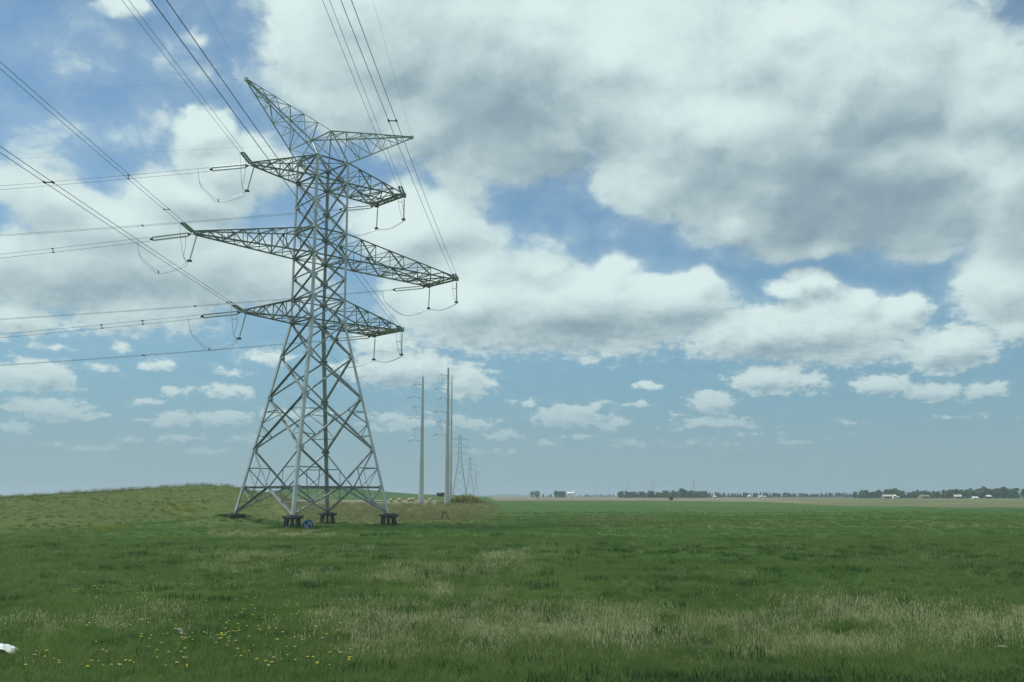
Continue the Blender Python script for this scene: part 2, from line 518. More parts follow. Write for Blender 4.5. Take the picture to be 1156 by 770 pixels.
def field(y0, y1, dens, px0=-60, px1=1216):
    """Random ground points between two distances, inside the strip of land in view."""
    u0 = (px0 - W0 / 2) / FPX * CP; u1 = (px1 - W0 / 2) / FPX * CP
    n = int(dens * (u1 - u0) * .5 * (y1 ** 2 - y0 ** 2))
    y = np.sqrt(rng.uniform(y0 ** 2, y1 ** 2, n)); x = y * rng.uniform(u0, u1, n)
    return x, y


def with_z(x, y):
    return np.stack([x, y, terrain(x, y)], 1)


grass_near = [blade_clump(22, .07, .20, .13, .009, .7, False, k) for k in range(5)]
grass_far = [blade_clump(22, .10, .24, .35, .022, .7, False, 20 + k) for k in range(4)]
xs, ys, sc_ = [], [], []
for (y0, y1, dens) in ((12.5, 20, 95), (20, 30, 60), (30, 45, 26)):
    x, y = field(y0, y1, dens); d = cover(x, y)[0]
    keep = rng.random(len(x)) > d * .55
    lush = fbm(x * .5, y * .5, 77, 3)
    x, y, lush = x[keep], y[keep], lush[keep]
    xs.append(x); ys.append(y); sc_.append(rng.uniform(.65, 1.15, len(x)) * (.6 + .9 * lush))
x = np.concatenate(xs); y = np.concatenate(ys)
scatter('grass', grass_near, with_z(x, y), np.concatenate(sc_))
xs, ys, sc_ = [], [], []
for (y0, y1, dens) in ((40, 70, 7), (70, 240, 2.4)):
    x, y = field(y0, y1, dens); d, o_, s_, _y = cover(x, y)
    keep = rng.random(len(x)) > np.maximum(np.maximum(d * .7, o_ * .8), np.maximum(s_, sst(70, 215, y)))
    x, y = x[keep], y[keep]
    xs.append(x); ys.append(y); sc_.append(rng.uniform(.6, 1.1, len(x)) * (.65 + .7 * fbm(x * .11, y * .11, 77, 4)))
x = np.concatenate(xs); y = np.concatenate(ys)
scatter('meadow_grass', grass_far, with_z(x, y), np.concatenate(sc_))

dry_near = [blade_clump(11, .10, .34, .26, .0045, .6, True, 40 + k, 'dry') for k in range(5)]
dry_far = [blade_clump(14, .25, .55, .45, .02, .35, True, 60 + k, 'dry_far') for k in range(3)]
x, y = field(16.5, 60, 22); d = cover(x, y)[0]
keep = rng.random(len(x)) < d * 1.25 * (fbm(x * .8, y * .8, 91, 3) > .33) + .012
x, y = x[keep], y[keep]
scatter('dry_grass', dry_near, with_z(x, y), rng.uniform(.5, 1.1, len(x)) * (.6 + .8 * fbm(x * .4, y * .4, 95, 3)))
x, y = field(66, 300, 1.6, -60, 740); d, o_, s_, _y = cover(x, y)
keep = rng.random(len(x)) < (d * np.where(y > 102, .42, .8) + o_ * .08) * (1 - s_)
x, y = x[keep], y[keep]
scatter('tall_dry_grass', dry_far, with_z(x, y), rng.uniform(.6, 1.3, len(x)) * np.where(y < 102, .42, 1.0))
weeds = [blade_clump(70, .08, .24, .42, .022, .9, False, 80 + k, 'weed') for k in range(4)]
wx, wy = [], []
x, y = field(26, 75, .075, 380, 1200)
keep = fbm(x * .08, y * .08, 15, 3) > .50
for cx, cy in zip(x[keep], y[keep]):
    for k in range(random.randint(1, 4)):
        wx.append(cx + random.gauss(0, .5)); wy.append(cy + random.gauss(0, .25))
x, y = field(12.6, 16.6, 9, 520, 1230)
keep = rng.random(len(x)) < sst(16.8, 15.4, y)
wx += list(x[keep]); wy += list(y[keep])
x, y = field(15, 60, .30, -40, 1180)
wx += list(x); wy += list(y)
for fx, fy in ((-20.78, 92.1), (-20.5, 107.9), (-12.7, 99.85), (-28.55, 100.15), (-21.0, 91.0), (-18.9, 90.5)):      # weeds round the footings
    for k in range(26):
        wx.append(fx + random.gauss(0, 1.1)); wy.append(fy + random.gauss(0, 1.1))
wx = np.array(wx); wy = np.array(wy)
scatter('weeds', weeds, with_z(wx, wy), rng.uniform(.5, 1.25, len(wx)))
blooms = [blade_clump(20, .15, .4, .5, .05, .5, True, 120 + k, 'bloom') for k in range(3)]
x, y = field(78, 150, 1.2, 60, 260); q = cover(x, y)[3]
keep = rng.random(len(x)) < q
scatter('yellow_wildflowers', blooms, with_z(x[keep], y[keep]), rng.uniform(.5, 1.1, keep.sum()))
scrub = [blade_clump(80, .15, .6, .75, .05, .7, False, 140 + k, 'scrub') for k in range(3)]
x, y = field(78, 215, .16, -80, 330); o_ = cover(x, y)[1]
keep = rng.random(len(x)) < o_ * (fbm(x * .1, y * .1, 55, 3) > .5)
scatter('hill_scrub', scrub, with_z(x[keep], y[keep]), rng.uniform(.2, .55, keep.sum()))

# ------------------------------------------------------------------ the lattice tower
YAW = R(43.93)
TA = Vector((math.cos(YAW), math.sin(YAW), 0)); TB = Vector((math.sin(YAW), -math.cos(YAW), 0))
TC = Vector((-20.63, 100.0, 0))


def T(a, b, z): return TC + TA * a + TB * b + Vector((0, 0, z))


Z_LEV = [1.174, 3.86, 7.69, 13.05, 17.37, 21.071]
HW_BASE, HW_WAIST, HW_TOP, Z_WAIST, Z_TOP = 5.60, 2.018, 1.951, 21.071, 38.855


def hw(z):
    if z <= Z_WAIST: return HW_BASE + (HW_WAIST - HW_BASE) * (z - 1.174) / (Z_WAIST - 1.174)
    return HW_WAIST + (HW_TOP - HW_WAIST) * (z - Z_WAIST) / (Z_TOP - Z_WAIST)


def leg_pt(sa, sb, z): return T(sa * hw(z), sb * hw(z), z)


SG = [(-1, -1), (-1, 1), (1, 1), (1, -1)]      # left, front, right, back
tower = thing('transmission_tower', 'tall grey lattice steel transmission tower with six crossarms standing on short piles', 'transmission tower', TC)
for sa, sb in SG:
    b = MB()
    cin = -TA * sa - TB * sb
    x = -TA * sa; yv = -TB * sb

    def legbar(z0, z1, w, t):
        p, q = leg_pt(sa, sb, z0), leg_pt(sa, sb, z1)
        pr = [(0, 0), (w, 0), (w, t), (t, t), (t, w), (0, w)]
        vs = [e + x * (i - w * .3) + yv * (j - w * .3) for e in (p, q) for i, j in pr]
        fs = [(i, (i + 1) % 6, 6 + (i + 1) % 6, 6 + i) for i in range(6)] + [(5, 4, 3, 2, 1, 0), (6, 7, 8, 9, 10, 11)]
        b.add(vs, fs)
    legbar(1.10, Z_WAIST, .32, .035); legbar(Z_WAIST, Z_TOP, .26, .03)
    for z in Z_LEV[1:] + [23.5, 25.85, 28.08, 30.85, 33.75, 36.5, 38.7]:   # gusset plates
        p = leg_pt(sa, sb, z)
        for dv, nv in ((x, yv), (yv, x)):
            c = p + dv * .24 - nv * .06
            e1, e2 = dv * .30, Vector((0, 0, .34)); th = nv * .012
            vs = [c + s1 * e1 + s2 * e2 + s3 * th for s3 in (-1, 1) for s1, s2 in ((-1, -.7), (1, -.45), (1, .45), (-1, .7))]
            b.add(vs, [(0, 1, 2, 3), (7, 6, 5, 4), (0, 4, 5, 1), (1, 5, 6, 2), (2, 6, 7, 3), (3, 7, 4, 0)])
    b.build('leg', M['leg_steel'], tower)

FACES = [(0, 1), (1, 2), (2, 3), (3, 0)]
br = MB()
for i, j in FACES:
    A_, B_ = SG[i], SG[j]
    out = ((TA * A_[0] + TB * A_[1]) + (TA * B_[0] + TB * B_[1])).normalized()

    def P(k, z, off=0.0): return leg_pt(*(A_ if k == 0 else B_), z) + out * off

    def mid(z): return (P(0, z) + P(1, z)) / 2

    def lerp(p, q, t): return p + (q - p) * t
    ref = out
    # splayed body: X panels
    for z0, z1 in ((7.69, 13.05), (13.05, 17.37), (17.37, 21.071)):
        w = .19 if z0 < 15 else .17
        br.angle(P(0, z0, .03), P(1, z1, .03), w, ref=ref); br.angle(P(1, z0, -.10), P(0, z1, -.10), w, ref=ref)
        if z0 < 10:     # secondary bracing of the tall panel
            for k in (0, 1):
                pa, pb = P(k, z0), P(1 - k, z1); qa, qb = P(1 - k, z0), P(k, z1)
                lo = lerp(pa, pb, .25); hi = lerp(qa, qb, .75)
                zm = (z0 + z1) / 2
                br.angle(P(k, z0 + (z1 - z0) * .27), lo, .08, ref=ref)
                br.angle(P(k, z0 + (z1 - z0) * .73), hi, .08, ref=ref)
                br.angle(P(k, zm), lo, .08, ref=ref); br.angle(P(k, zm), hi, .08, ref=ref)
    # bottom panel: V above, inverted V below a belt at 3.86 m
    zb = 3.86; mb = mid(zb)
    br.angle(P(0, zb), P(1, zb), .20, ref=ref)
    for k in (0, 1):
        br.angle(P(k, 7.69, .02 - .1 * k), mb + out * (.02 - .1 * k), .17, ref=ref)
        br.angle(P(k, 1.25, .02), mb + out * .02 + Vector((0, 0, -.05)), .19, ref=ref)
        # redundants
        h = lerp(P(k, 7.69), mb, .5)
        br.angle(P(k, 5.8), h, .10, ref=ref)
        q3 = lerp(P(k, zb), mb, .5)
        br.angle(h, q3, .07, ref=ref); br.angle(P(k, 5.8), q3, .08, ref=ref)
        lo = lerp(P(k, 1.25), mb, .45)
        br.angle(P(k, zb), lo, .10, ref=ref); br.angle(lo, q3, .08, ref=ref)
        br.angle(P(k, 2.4), lo, .07, ref=ref)
    # belts and X panels of the straight body
    for z in (21.071, 23.523, 28.084, 30.85, 36.507, 38.80):
        br.angle(P(0, z), P(1, z), .14, ref=ref)
    for z0, z1 in ((21.071, 23.523), (23.523, 25.85), (25.85, 28.084), (28.084, 30.85), (30.85, 33.75), (33.75, 36.507), (36.507, 38.80)):
        br.angle(P(0, z0, .03), P(1, z1, .03), .15, ref=ref); br.angle(P(1, z0, -.07), P(0, z1, -.07), .15, ref=ref)
# plan bracing at the belts
for z, w in ((3.86, .11), (21.071, .11), (23.523, .09), (28.084, .11), (30.85, .09), (36.507, .11), (38.80, .09)):
    c4 = [leg_pt(*s, z) for s in SG]
    mids = [(c4[k] + c4[(k + 1) % 4]) / 2 for k in range(4)]
    if z < 10:
        for k in range(4): br.angle(mids[k], mids[(k + 1) % 4], w)
    else:
        br.angle(c4[0], c4[2], w); br.angle(c4[1] + Vector((0, 0, -.12)), c4[3] + Vector((0, 0, -.12)), w)
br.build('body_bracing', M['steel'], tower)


def lace(b, c1, c2, n, w, ref=None, verticals=True, flip=0):
    """Zigzag lacing between two chords given as (start, end)."""
    p = [c1[0] + (c1[1] - c1[0]) * (k / n) for k in range(n + 1)]
    q = [c2[0] + (c2[1] - c2[0]) * (k / n) for k in range(n + 1)]
    for k in range(n):
        if (k + flip) % 2 == 0: b.angle(p[k], q[k + 1], w, ref=ref)
        else: b.angle(q[k], p[k + 1], w, ref=ref)
        if verticals and 0 < k: b.angle(p[k], q[k], w * .85, ref=ref)


ARM_LEFT = [(-8.3, 36.507, 38.80, 5), (-14.04, 28.084, 30.85, 8), (-8.45, 21.071, 23.523, 5)]
ARM_RIGHT = [(9.15, 36.507, 38.80, 5), (17.1, 28.084, 30.85, 8), (9.2, 21.071, 23.523, 5)]
for ae, zb, zt, n in ARM_LEFT:
    b = MB()
    lo = [(leg_pt(-1, s, zb), T(ae, s * .22, zb + .02)) for s in (-1, 1)]
    hi = [(leg_pt(-1, s, zt), T(ae, s * .16, zb + .34)) for s in (-1, 1)]
    for c in lo: b.angle(*c, .18)
    for c in hi: b.angle(*c, .15)
    lace(b, lo[0], hi[0], n, .125, ref=TB); lace(b, lo[1], hi[1], n, .125, ref=TB)
    lace(b, lo[0], lo[1], n, .085, ref=Vector((0, 0, 1))); lace(b, hi[0], hi[1], n, .075, ref=Vector((0, 0, 1)), flip=1)
    b.box(T(ae - .05, 0, zb + .17), (.36, .36, .42), Matrix.Rotation(YAW, 3, 'Z'))
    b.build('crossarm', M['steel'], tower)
for ae, zb, zt, n in ARM_RIGHT:
    b = MB(); we = 2.6
    lo = [(leg_pt(1, s, zb), T(ae, s * we, zb)) for s in (-1, 1)]
    hi = [(leg_pt(1, s, zt), T(ae, s * we * .97, zb + .30)) for s in (-1, 1)]
    for c in lo: b.angle(*c, .18)
    for c in hi: b.angle(*c, .15)
    lace(b, lo[0], hi[0], n, .125, ref=TB); lace(b, lo[1], hi[1], n, .125, ref=TB)
    lace(b, lo[0], lo[1], n, .10, ref=Vector((0, 0, 1))); lace(b, hi[0], hi[1], n, .09, ref=Vector((0, 0, 1)), flip=1)
    cl = ((lo[0][0] + lo[1][0]) / 2, (lo[0][1] + lo[1][1]) / 2)
    for k in range(n - 3, n):          # denser plan bracing towards the end beam
        t0, t1 = k / n, (k + 1) / n
        for c in lo: b.angle(c[0] + (c[1] - c[0]) * t0, cl[0] + (cl[1] - cl[0]) * t1, .10)
        for c in hi: b.angle(c[0] + (c[1] - c[0]) * t1, cl[0] + (cl[1] - cl[0]) * t0 + Vector((0, 0, .2)), .08)
    b.angle(cl[0] + (cl[1] - cl[0]) * .4, cl[1], .14)
    b.angle(lo[0][1], lo[1][1], .24); b.angle(hi[0][1], hi[1][1], .18)
    b.angle(T(ae - .75, -we, zb + .03), T(ae - .75, we, zb + .03), .20)
    for s in (-1, 1): b.box(T(ae, s * we, zb + .10), (.4, .3, .5), Matrix.Rotation(YAW, 3, 'Z'))
    b.build('crossarm', M['steel'], tower)

# earth-wire arms on a short ridge above the body
RZ = 41.88
P1, P2 = T(-.3, 1.95, RZ), T(-.3, -1.95, RZ)
PKL, PKR = T(-9.53, 0, 45.57), T(12.12, 0, 45.08)
rd = MB()
for sa, sb in SG:
    rd.angle(leg_pt(sa, sb, 38.8), P1 if sb > 0 else P2, .15)
rd.angle(P1, P2, .16); rd.angle(leg_pt(-1, 1, 38.8), P2, .09); rd.angle(leg_pt(1, -1, 38.8), P1, .09)
rd.build('ridge_frame', M['leg_steel'], tower)
for tip, sa, n in ((PKL, -1, 6), (PKR, 1, 6)):
    b = MB()
    up = [(P1, tip + TB * .06), (P2, tip - TB * .06)]
    dn = [(leg_pt(sa, 1, 38.8), tip + TB * .06 - Vector((0, 0, .15))), (leg_pt(sa, -1, 38.8), tip - TB * .06 - Vector((0, 0, .15)))]
    for k_, c in enumerate(up): b.angle(*c, .16 if k_ or sa > 0 else .07)
    for c in dn: b.angle(*c, .13)
    lace(b, up[0], dn[0], n, .085); lace(b, up[1], dn[1], n, .085); lace(b, up[0], up[1], n, .085, flip=1)
    lace(b, dn[0], dn[1], n, .07)
    b.box(tip - Vector((0, 0, .05)), (.3, .3, .35), Matrix.Rotation(YAW, 3, 'Z'))
    b.build('earth_wire_arm', M['leg_steel'], tower)

# pile footings
for k, (sa, sb) in enumerate(SG):
    c = leg_pt(sa, sb, 1.0); rotm = Matrix.Rotation(YAW, 3, 'Z')
    g = tz(c.x, c.y)
    cb = MB()
    cb.box(c + Vector((0, 0, .03)), (1.5, 1.5, .20), rotm)
    cb.box(c + Vector((0, 0, .16)), (.8, .8, .06), rotm)
    for a_ in (-.55, 0, .55):
        cb.box(c + TA * a_ + Vector((0, 0, -.12)), (.10, 1.44, .16), rotm)
    for a_ in range(4):
        v = Matrix.Rotation(YAW + R(45 + 90 * a_), 3, 'Z') @ Vector((.45, 0, 0))
        cb.box(c + v + Vector((0, 0, .22)), (.06, .06, .1), rotm)
    ft = cb.build('footing', M['cap'], tower)
    if k == 0: continue
    for q in range(8):
        a_ = YAW + 2 * math.pi * q / 8 + .2
        d0 = Vector((math.cos(a_), math.sin(a_), 0))
        pb = MB()
        pb.tube([c + d0 * .56 + Vector((0, 0, -.05)), c + d0 * .84 + Vector((0, 0, g - 1.35))], .125, 8)
        o = pb.build('pile', M['pile'], None)
        o.parent = ft
        o.matrix_parent_inverse = ft.matrix_parent_inverse.inverted() if False else Matrix.Identity(4)

# ------------------------------------------------------------------ insulators, conductors, jumpers
def disc_string(b, p, q, nd, r0):
    """Cap-and-pin disc string from p to q."""
    p = Vector(p); q = Vector(q); pts = []; rad = []
    L_ = (q - p).length; d = (q - p) / L_; step = L_ / nd
    for k in range(nd):
        s0 = k * step
        for ds, r in ((0, .035), (step * .35, .045), (step * .5, r0), (step * .78, r0 * .92), (step * .85, .04)):
            pts.append(p + d * (s0 + ds)); rad.append(r)
    pts.append(q); rad.append(.035)
    b.tube(pts, rad, 9)


def yoke(b, c, d, side, w):
    """Triangular yoke plate centred at c, pointing along d."""
    d = d.normalized(); n = d.cross(side).normalized() * .02
    vs = []
    for s in (-1, 1):
        vs += [c - d * .18 + side * (w * .25) + n * s, c + d * .14 + side * w + n * s, c + d * .14 - side * w + n * s, c - d * .18 - side * (w * .25) + n * s]
    b.add(vs, [(0, 1, 2, 3), (7, 6, 5, 4), (0, 4, 5, 1), (1, 5, 6, 2), (2, 6, 7, 3), (3, 7, 4, 0)])


def span(p0, dirxy, m, s, Lsp=320.0):
    return Vector((p0.x + dirxy[0] * s, p0.y + dirxy[1] * s, p0.z - m * s + m * s * s / Lsp))


STR0, STR1 = .55, 4.0     # insulator string from/to, metres along the wire


def tension_set(p0, dirxy, m, label, upright=False):
    e = thing('tension_insulator', label, 'insulator', p0, 'tension insulators on the tower crossarms')
    d = (span(p0, dirxy, m, STR1) - span(p0, dirxy, m, 0)).normalized()
    side = Vector((-d.y, d.x, 0)).normalized()
    if upright: side = (side * .45 + Vector((0, 0, 1))).normalized()
    for c_, d_ in ((p0 + d * STR0, d), (p0 + d * (STR1 + .2), -d)):
        b = MB(); yoke(b, c_, d_, side, .19); b.build('yoke_plate', M['fitting'], e)
    b = MB(); b.tube([p0, p0 + d * (STR0 - .15)], .035, 6); b.build('link', M['fitting'], e)
    for s in (-1, 1):
        b = MB(); o = side * (.15 * s)
        disc_string(b, p0 + d * (STR0 + .12) + o, p0 + d * (STR1 + .05) + o, 22, .115)
        b.build('disc_string', M['glass_disc'], e, smooth=False)
    return d, side


def conductor(p0, dirxy, m, s1, label, spacers, vertical=False):
    e = thing('conductor_bundle', label, 'power line', p0, 'twin conductors strung from the tower')
    side = Vector((-dirxy[1], dirxy[0], 0)).normalized() * .225
    if vertical: side = Vector((0, 0, .16)) + side * .5
    for s in (-1, 1):
        b = MB()
        ss = [STR1 + .25] + list(np.linspace(STR1 + 1.2, s1, 70))
        pts = [span(p0, dirxy, m, t) + side * s for t in ss]
        b.tube(pts, .017, 5)
        b.build('wire', M['cable'], e, smooth=True)
    for t in spacers:
        b = MB(); c = span(p0, dirxy, m, t)
        b.tube([c - side * 1.12, c + side * 1.12], .035, 6)
        for s in (-1, 1): b.tube([c + side * s - Vector((.13 * dirxy[0], .13 * dirxy[1], 0)), c + side * s + Vector((.13 * dirxy[0], .13 * dirxy[1], 0))], .055, 6)
        b.build('spacer', M['fitting'], e)
    return side


def bez(p, ctrl, n=24):
    """Smooth curve through a list of points (Catmull-Rom)."""
    P_ = [Vector(c) for c in ctrl]
    P_ = [P_[0] * 2 - P_[1]] + P_ + [P_[-1] * 2 - P_[-2]]
    out = []
    for i in range(1, len(P_) - 2):
        for k in range(n):
            t = k / n; a, b_, c, d = P_[i - 1], P_[i], P_[i + 1], P_[i + 2]
            out.append(.5 * ((2 * b_) + (c - a) * t + (2 * a - 5 * b_ + 4 * c - d) * t * t + (3 * b_ - a - 3 * c + d) * t ** 3))
    out.append(P_[-2]); return out


def hanger(p0, p1, label):
    e = thing('hanging_insulator', label, 'insulator', p0, 'insulators hanging under the crossarms')
    d = (Vector(p1) - Vector(p0)).normalized()
    b = MB(); disc_string(b, Vector(p0) + d * .15, Vector(p1) - d * .15, 15, .085); b.build('disc_string', M['glass_disc'], e)
    b = MB(); b.tube([p0, Vector(p0) + d * .2], .03, 6); b.build('link', M['fitting'], e)
    b = MB(); b.box(Vector(p1) - d * .06, (.40, .40, .14)); b.build('clamp', M['fitting'], e)


WIRE = {  # arm -> (tip or corner for span A, for span B, (az, m) A, (az, m) B)
    'upper left': (T(-8.4, 0, 36.5), T(-8.4, 0, 36.5), (-.03, .114), (.035, .042)),
    'middle left': (T(-14.15, 0, 28.15), T(-14.15, 0, 28.15), (-.03, .138), (.05, .035)),
    'lower left': (T(-8.55, 0, 21.15), T(-8.55, 0, 21.15), (-.03, .116), (.04, .038)),
    'upper right': (T(9.15, -2.65, 36.5), T(9.15, 2.6, 36.5), (-.03, .104), (.008, .057)),
    'middle right': (T(17.1, -2.65, 28.08), T(17.1, 2.6, 28.08), (-.03, .101), (-.008, .075)),
    'lower right': (T(9.2, -2.65, 21.05), T(9.2, 2.6, 21.05), (-.03, .097), (.02, .056)),
}
SPA = {'upper left': (12.5, 29), 'middle left': (13.5, 38), 'lower left': (10, 14, 42), 'upper right': (27, 54), 'middle right': (28, 52), 'lower right': (26, 49)}
SPB = {'upper left': (80,), 'middle left': (9,), 'lower left': (6, 44.5), 'upper right': (68,), 'middle right': (57, 85), 'lower right': (85,)}
for arm, (pa, pb, (za, ma), (zb_, mb_)) in WIRE.items():
    dA = Vector((-1, za)).normalized(); dB = Vector((zb_, -1)).normalized()
    dirA, sideA = tension_set(pa, dA, ma, f'level double disc insulator pulling away to the left from the {arm} crossarm', True)
    dirB, sideB = tension_set(pb, dB, mb_, f'double disc insulator pulling towards the viewer from the {arm} crossarm')
    sA = conductor(pa, dA, ma, 150, f'twin wires running almost level to the left edge from the {arm} crossarm', SPA[arm], 'left' in arm)
    sB = conductor(pb, dB, mb_, 190, f'twin wires sweeping up overhead towards the viewer from the {arm} crossarm', SPB[arm])
    eA = span(pa, dA, ma, STR1 + .45); eB = span(pb, dB, mb_, STR1 + .25)
    jl = thing('jumper_cable', f'slack twin jumper loop hanging under the {arm} crossarm end', 'jumper cable', pa, 'jumper loops under the crossarms')
    if 'left' in arm:
        hp = pa + Vector((-.45, .1, -2.75))
        hanger(pa + Vector((.15, .1, -.1)), hp, f'thin disc insulator hanging from the {arm} crossarm tip and holding the jumper')
        for s in (-1, 1):
            o = sA * s * .8
            low = span(pa, dA, ma, 3.0) + Vector((0, 0, -3.35))
            ctrl = [eB + sB * s, eB + sB * s + Vector((.05, .4, -1.7)), hp + Vector((-.35, -.5, .25)) + o * .8, hp + Vector((-.15, -.05, -.15)) + o,
                    hp + Vector((-1.0, .0, -.6)) + o, low + o + Vector((-.3, 0, -.1)), low + o + Vector((-1.5, 0, .8)), span(pa, dA, ma, 5.2) + o + Vector((0, 0, -1.5)), span(pa, dA, ma, 5.5) + o]
            b = MB(); b.tube(bez(None, ctrl, 10), .019, 5); b.build('jumper_wire', M['jumper'], jl, smooth=True)
        b = MB()
        for f_ in (.45,):
            p_ = eB + Vector((.05, .35, -1.3)); b.tube([p_ - sB, p_ + sB], .03, 5)
        b.build('jumper_spacer', M['fitting'], jl); b = MB()
        p_ = span(pa, dA, ma, 3.0) + Vector((-.3, 0, -3.45)); b.tube([p_ - sA * .8, p_ + sA * .8], .05, 5)
        b.build('jumper_spacer', M['fitting'], jl)
    else:
        h1 = pb + Vector((-.02, .1, -2.75)); h2 = pa + Vector((.05, -.05, -2.75))
        hanger(pb + Vector((0, .25, -.2)), h1, f'thin disc insulator hanging from the outer corner of the {arm} crossarm')
        hanger(pa + Vector((.15, -.1, -.2)), h2, f'thin disc insulator hanging from the inner corner of the {arm} crossarm')
        for s in (-1, 1):
            o = sA * s * .8; o2 = sB * s
            ctrl = [eB + o2, eB + o2 * .9 + Vector((0, .5, -1.6)), h1 + Vector((0, -.4, .12)) + o2 * .7, h1 + Vector((0, 0, -.12)) + o * .6, (h1 + h2) / 2 + Vector((0, 0, -.5)) + o * .7,
                    h2 + Vector((0, 0, -.12)) + o, h2 + Vector((-1.4, 0, -.65)) + o, h2 + Vector((-3.1, .05, -.75)) + o, span(pa, dA, ma, 5.1) + o + Vector((0, 0, -1.5)), span(pa, dA, ma, 5.6) + o]
            b = MB(); b.tube(bez(None, ctrl, 10), .019, 5); b.build('jumper_wire', M['jumper'], jl, smooth=True)
        b = MB(); p_ = eB + Vector((0, .5, -1.6)); b.tube([p_ - sB * .9, p_ + sB * .9], .03, 5)
        b.build('jumper_spacer', M['fitting'], jl)

for tip, nm, (zb_, mb_) in ((PKL, 'left', (.045, .03)), (PKR, 'right', (.012, .055))):
    for dv, m_, where in ((Vector((zb_, -1)).normalized(), mb_, 'rising overhead towards the viewer'), (Vector((-1, -.03)).normalized(), .08, 'running away to the left')):
        b = MB(); b.tube([span(tip, dv, m_, t) for t in np.linspace(0, 160, 60)], .0075, 4)
        o = b.build('earth_wire', M['cable'], None, smooth=True)
        tag(o, f'single thin earth wire {where} from the {nm} peak of the tower', 'earth wire', 'earth wires from the tower peaks')

# ------------------------------------------------------------------ monopoles
def monopole(px, Y, ztop, rb, rt, arms, label, dark=False):
    base = at(px, HZ, Y); base.z = tz(base.x, base.y)
    e = thing('steel_pole', label, 'power pole', base, 'tall steel power poles')
    H = ztop - base.z
    b = MB(); b.tube([base + Vector((0, 0, H * t - (.2 if t == 0 else 0))) for t in (0, .25, .251, .5, .501, .75, .751, 1)],
                     [rb + (rt - rb) * t + (.02 if i in (2, 4, 6) else 0) for i, t in enumerate((0, .25, .251, .5, .501, .75, .751, 1))], 12)
    b.build('shaft', M['pole_steel'], e)
    b = MB(); b.tube([base + Vector((0, 0, -.1)), base + Vector((0, 0, .12))], rb * 1.35, 16); b.build('base_flange', M['pole_steel'], e)
    for z, ln, rise, loop in arms:
        p = base + Vector((0, 0, z - base.z)); a = MB()
        a.tube([p, p + Vector((-ln * .5, -.1, rise * .7)), p + Vector((-ln, -.15, rise))], [.11, .08, .05], 6)
        arm = a.build('davit_arm', M['pole_steel'], e)
        t_ = p + Vector((-ln, -.15, rise))
        for v_ in (Vector((.1, -1.0, -.5)), Vector((-1.0, .4, -.5))):
            c = MB(); disc_string(c, t_, t_ + v_, 8, .06); o = c.build('insulator', M['fitting'], None); o.parent = arm
        if loop:
            c = MB(); c.tube(bez(None, [t_ + Vector((-.8, .4, -.5)), t_ + Vector((-.3, 0, -2.0)), t_ + Vector((.35, -.3, -2.1)), t_ + Vector((.1, -.9, -.5))], 8), .022, 5)
            o = c.build('jumper_loop', M['cable'], None); o.parent = arm
    return e


def zpx(py, Y): return at(578, py, Y).z


D1, D2, D3 = 240, 232, 330
monopole(475.5, D1, zpx(425.5, D1), .64, .22, [(zpx(y_, D1), l_ * D1 / FPX, .35, lp) for y_, l_, lp in ((435, 8, 1), (449.5, 13, 0), (460, 8, 1), (473, 13, 0), (485, 8, 1), (498, 12, 0))],
         'tall tapered steel pole with short left arms, left of the close pair')
monopole(504.6, D2, zpx(415, D2), .64, .22, [(zpx(y_, D2), l_ * D2 / FPX, .45, lp) for y_, l_, lp in ((424.7, 7.5, 1), (440.5, 12, 0), (451, 8, 1), (466, 12, 0), (477, 8, 1), (492, 12, 0))],
         'tallest tapered steel pole with six short arms, right of the other wide pole')
monopole(508.9, D3, zpx(424, D3), .42, .16, [(zpx(y_, D3), 2.0, .3, 0) for y_ in (433, 455, 478)],
         'thin darker steel pole close behind the right edge of the tallest pole')

# ------------------------------------------------------------------ far lattice towers
def pylon_parts(root, H=45.0, th=.17, base_hw=5.0):
    b = MB()

    def hw_(z): return base_hw + (1.3 - base_hw) * min(z / (H * .56), 1) if z < H * .56 else 1.3 + (.75 - 1.3) * (z - H * .56) / (H * .40)
    lv = [0, .16, .30, .42, .50, .56, .64, .72, .80, .88, .96]
    for sa, sb in SG:
        for k in range(len(lv) - 1):
            z0, z1 = lv[k] * H, lv[k + 1] * H
            b.angle((sa * hw_(z0), sb * hw_(z0), z0), (sa * hw_(z1), sb * hw_(z1), z1), th)
    for i, j in FACES:
        for k in range(len(lv) - 1):
            z0, z1 = lv[k] * H, lv[k + 1] * H
            A_, B_ = SG[i], SG[j]
            b.angle((A_[0] * hw_(z0), A_[1] * hw_(z0), z0), (B_[0] * hw_(z1), B_[1] * hw_(z1), z1), th * .6)
            b.angle((B_[0] * hw_(z0), B_[1] * hw_(z0), z0), (A_[0] * hw_(z1), A_[1] * hw_(z1), z1), th * .6)
    for sa, sb in SG: b.angle((sa * .75, sb * .75, .96 * H), (0, 0, H), th * .7)
    b.build('tower_body', M['far_steel'], root)
    for zf, ln in ((.66, 6.0), (.78, 7.2), (.90, 5.6)):
        a = MB(); z = zf * H
        for s in (-1, 1):
            for t in (-1, 1):
                a.angle((s * .9, t * .9, z), (s * ln, 0, z + .2), th * .7); a.angle((s * .9, t * .9, z + 2.0), (s * ln, 0, z + .3), th * .6)
            for k in (1, 2, 3):
                f = k / 4; xx = s * (.9 + (ln - .9) * f); a.angle((xx, 0, z), (xx, 0, z + 2.0 * (1 - f) + .2), th * .5)
            a.angle((s * ln, 0, z + .2), (s * ln, 0, z - 2.2), th * .5)
        a.build('crossarm', M['far_steel'], root)


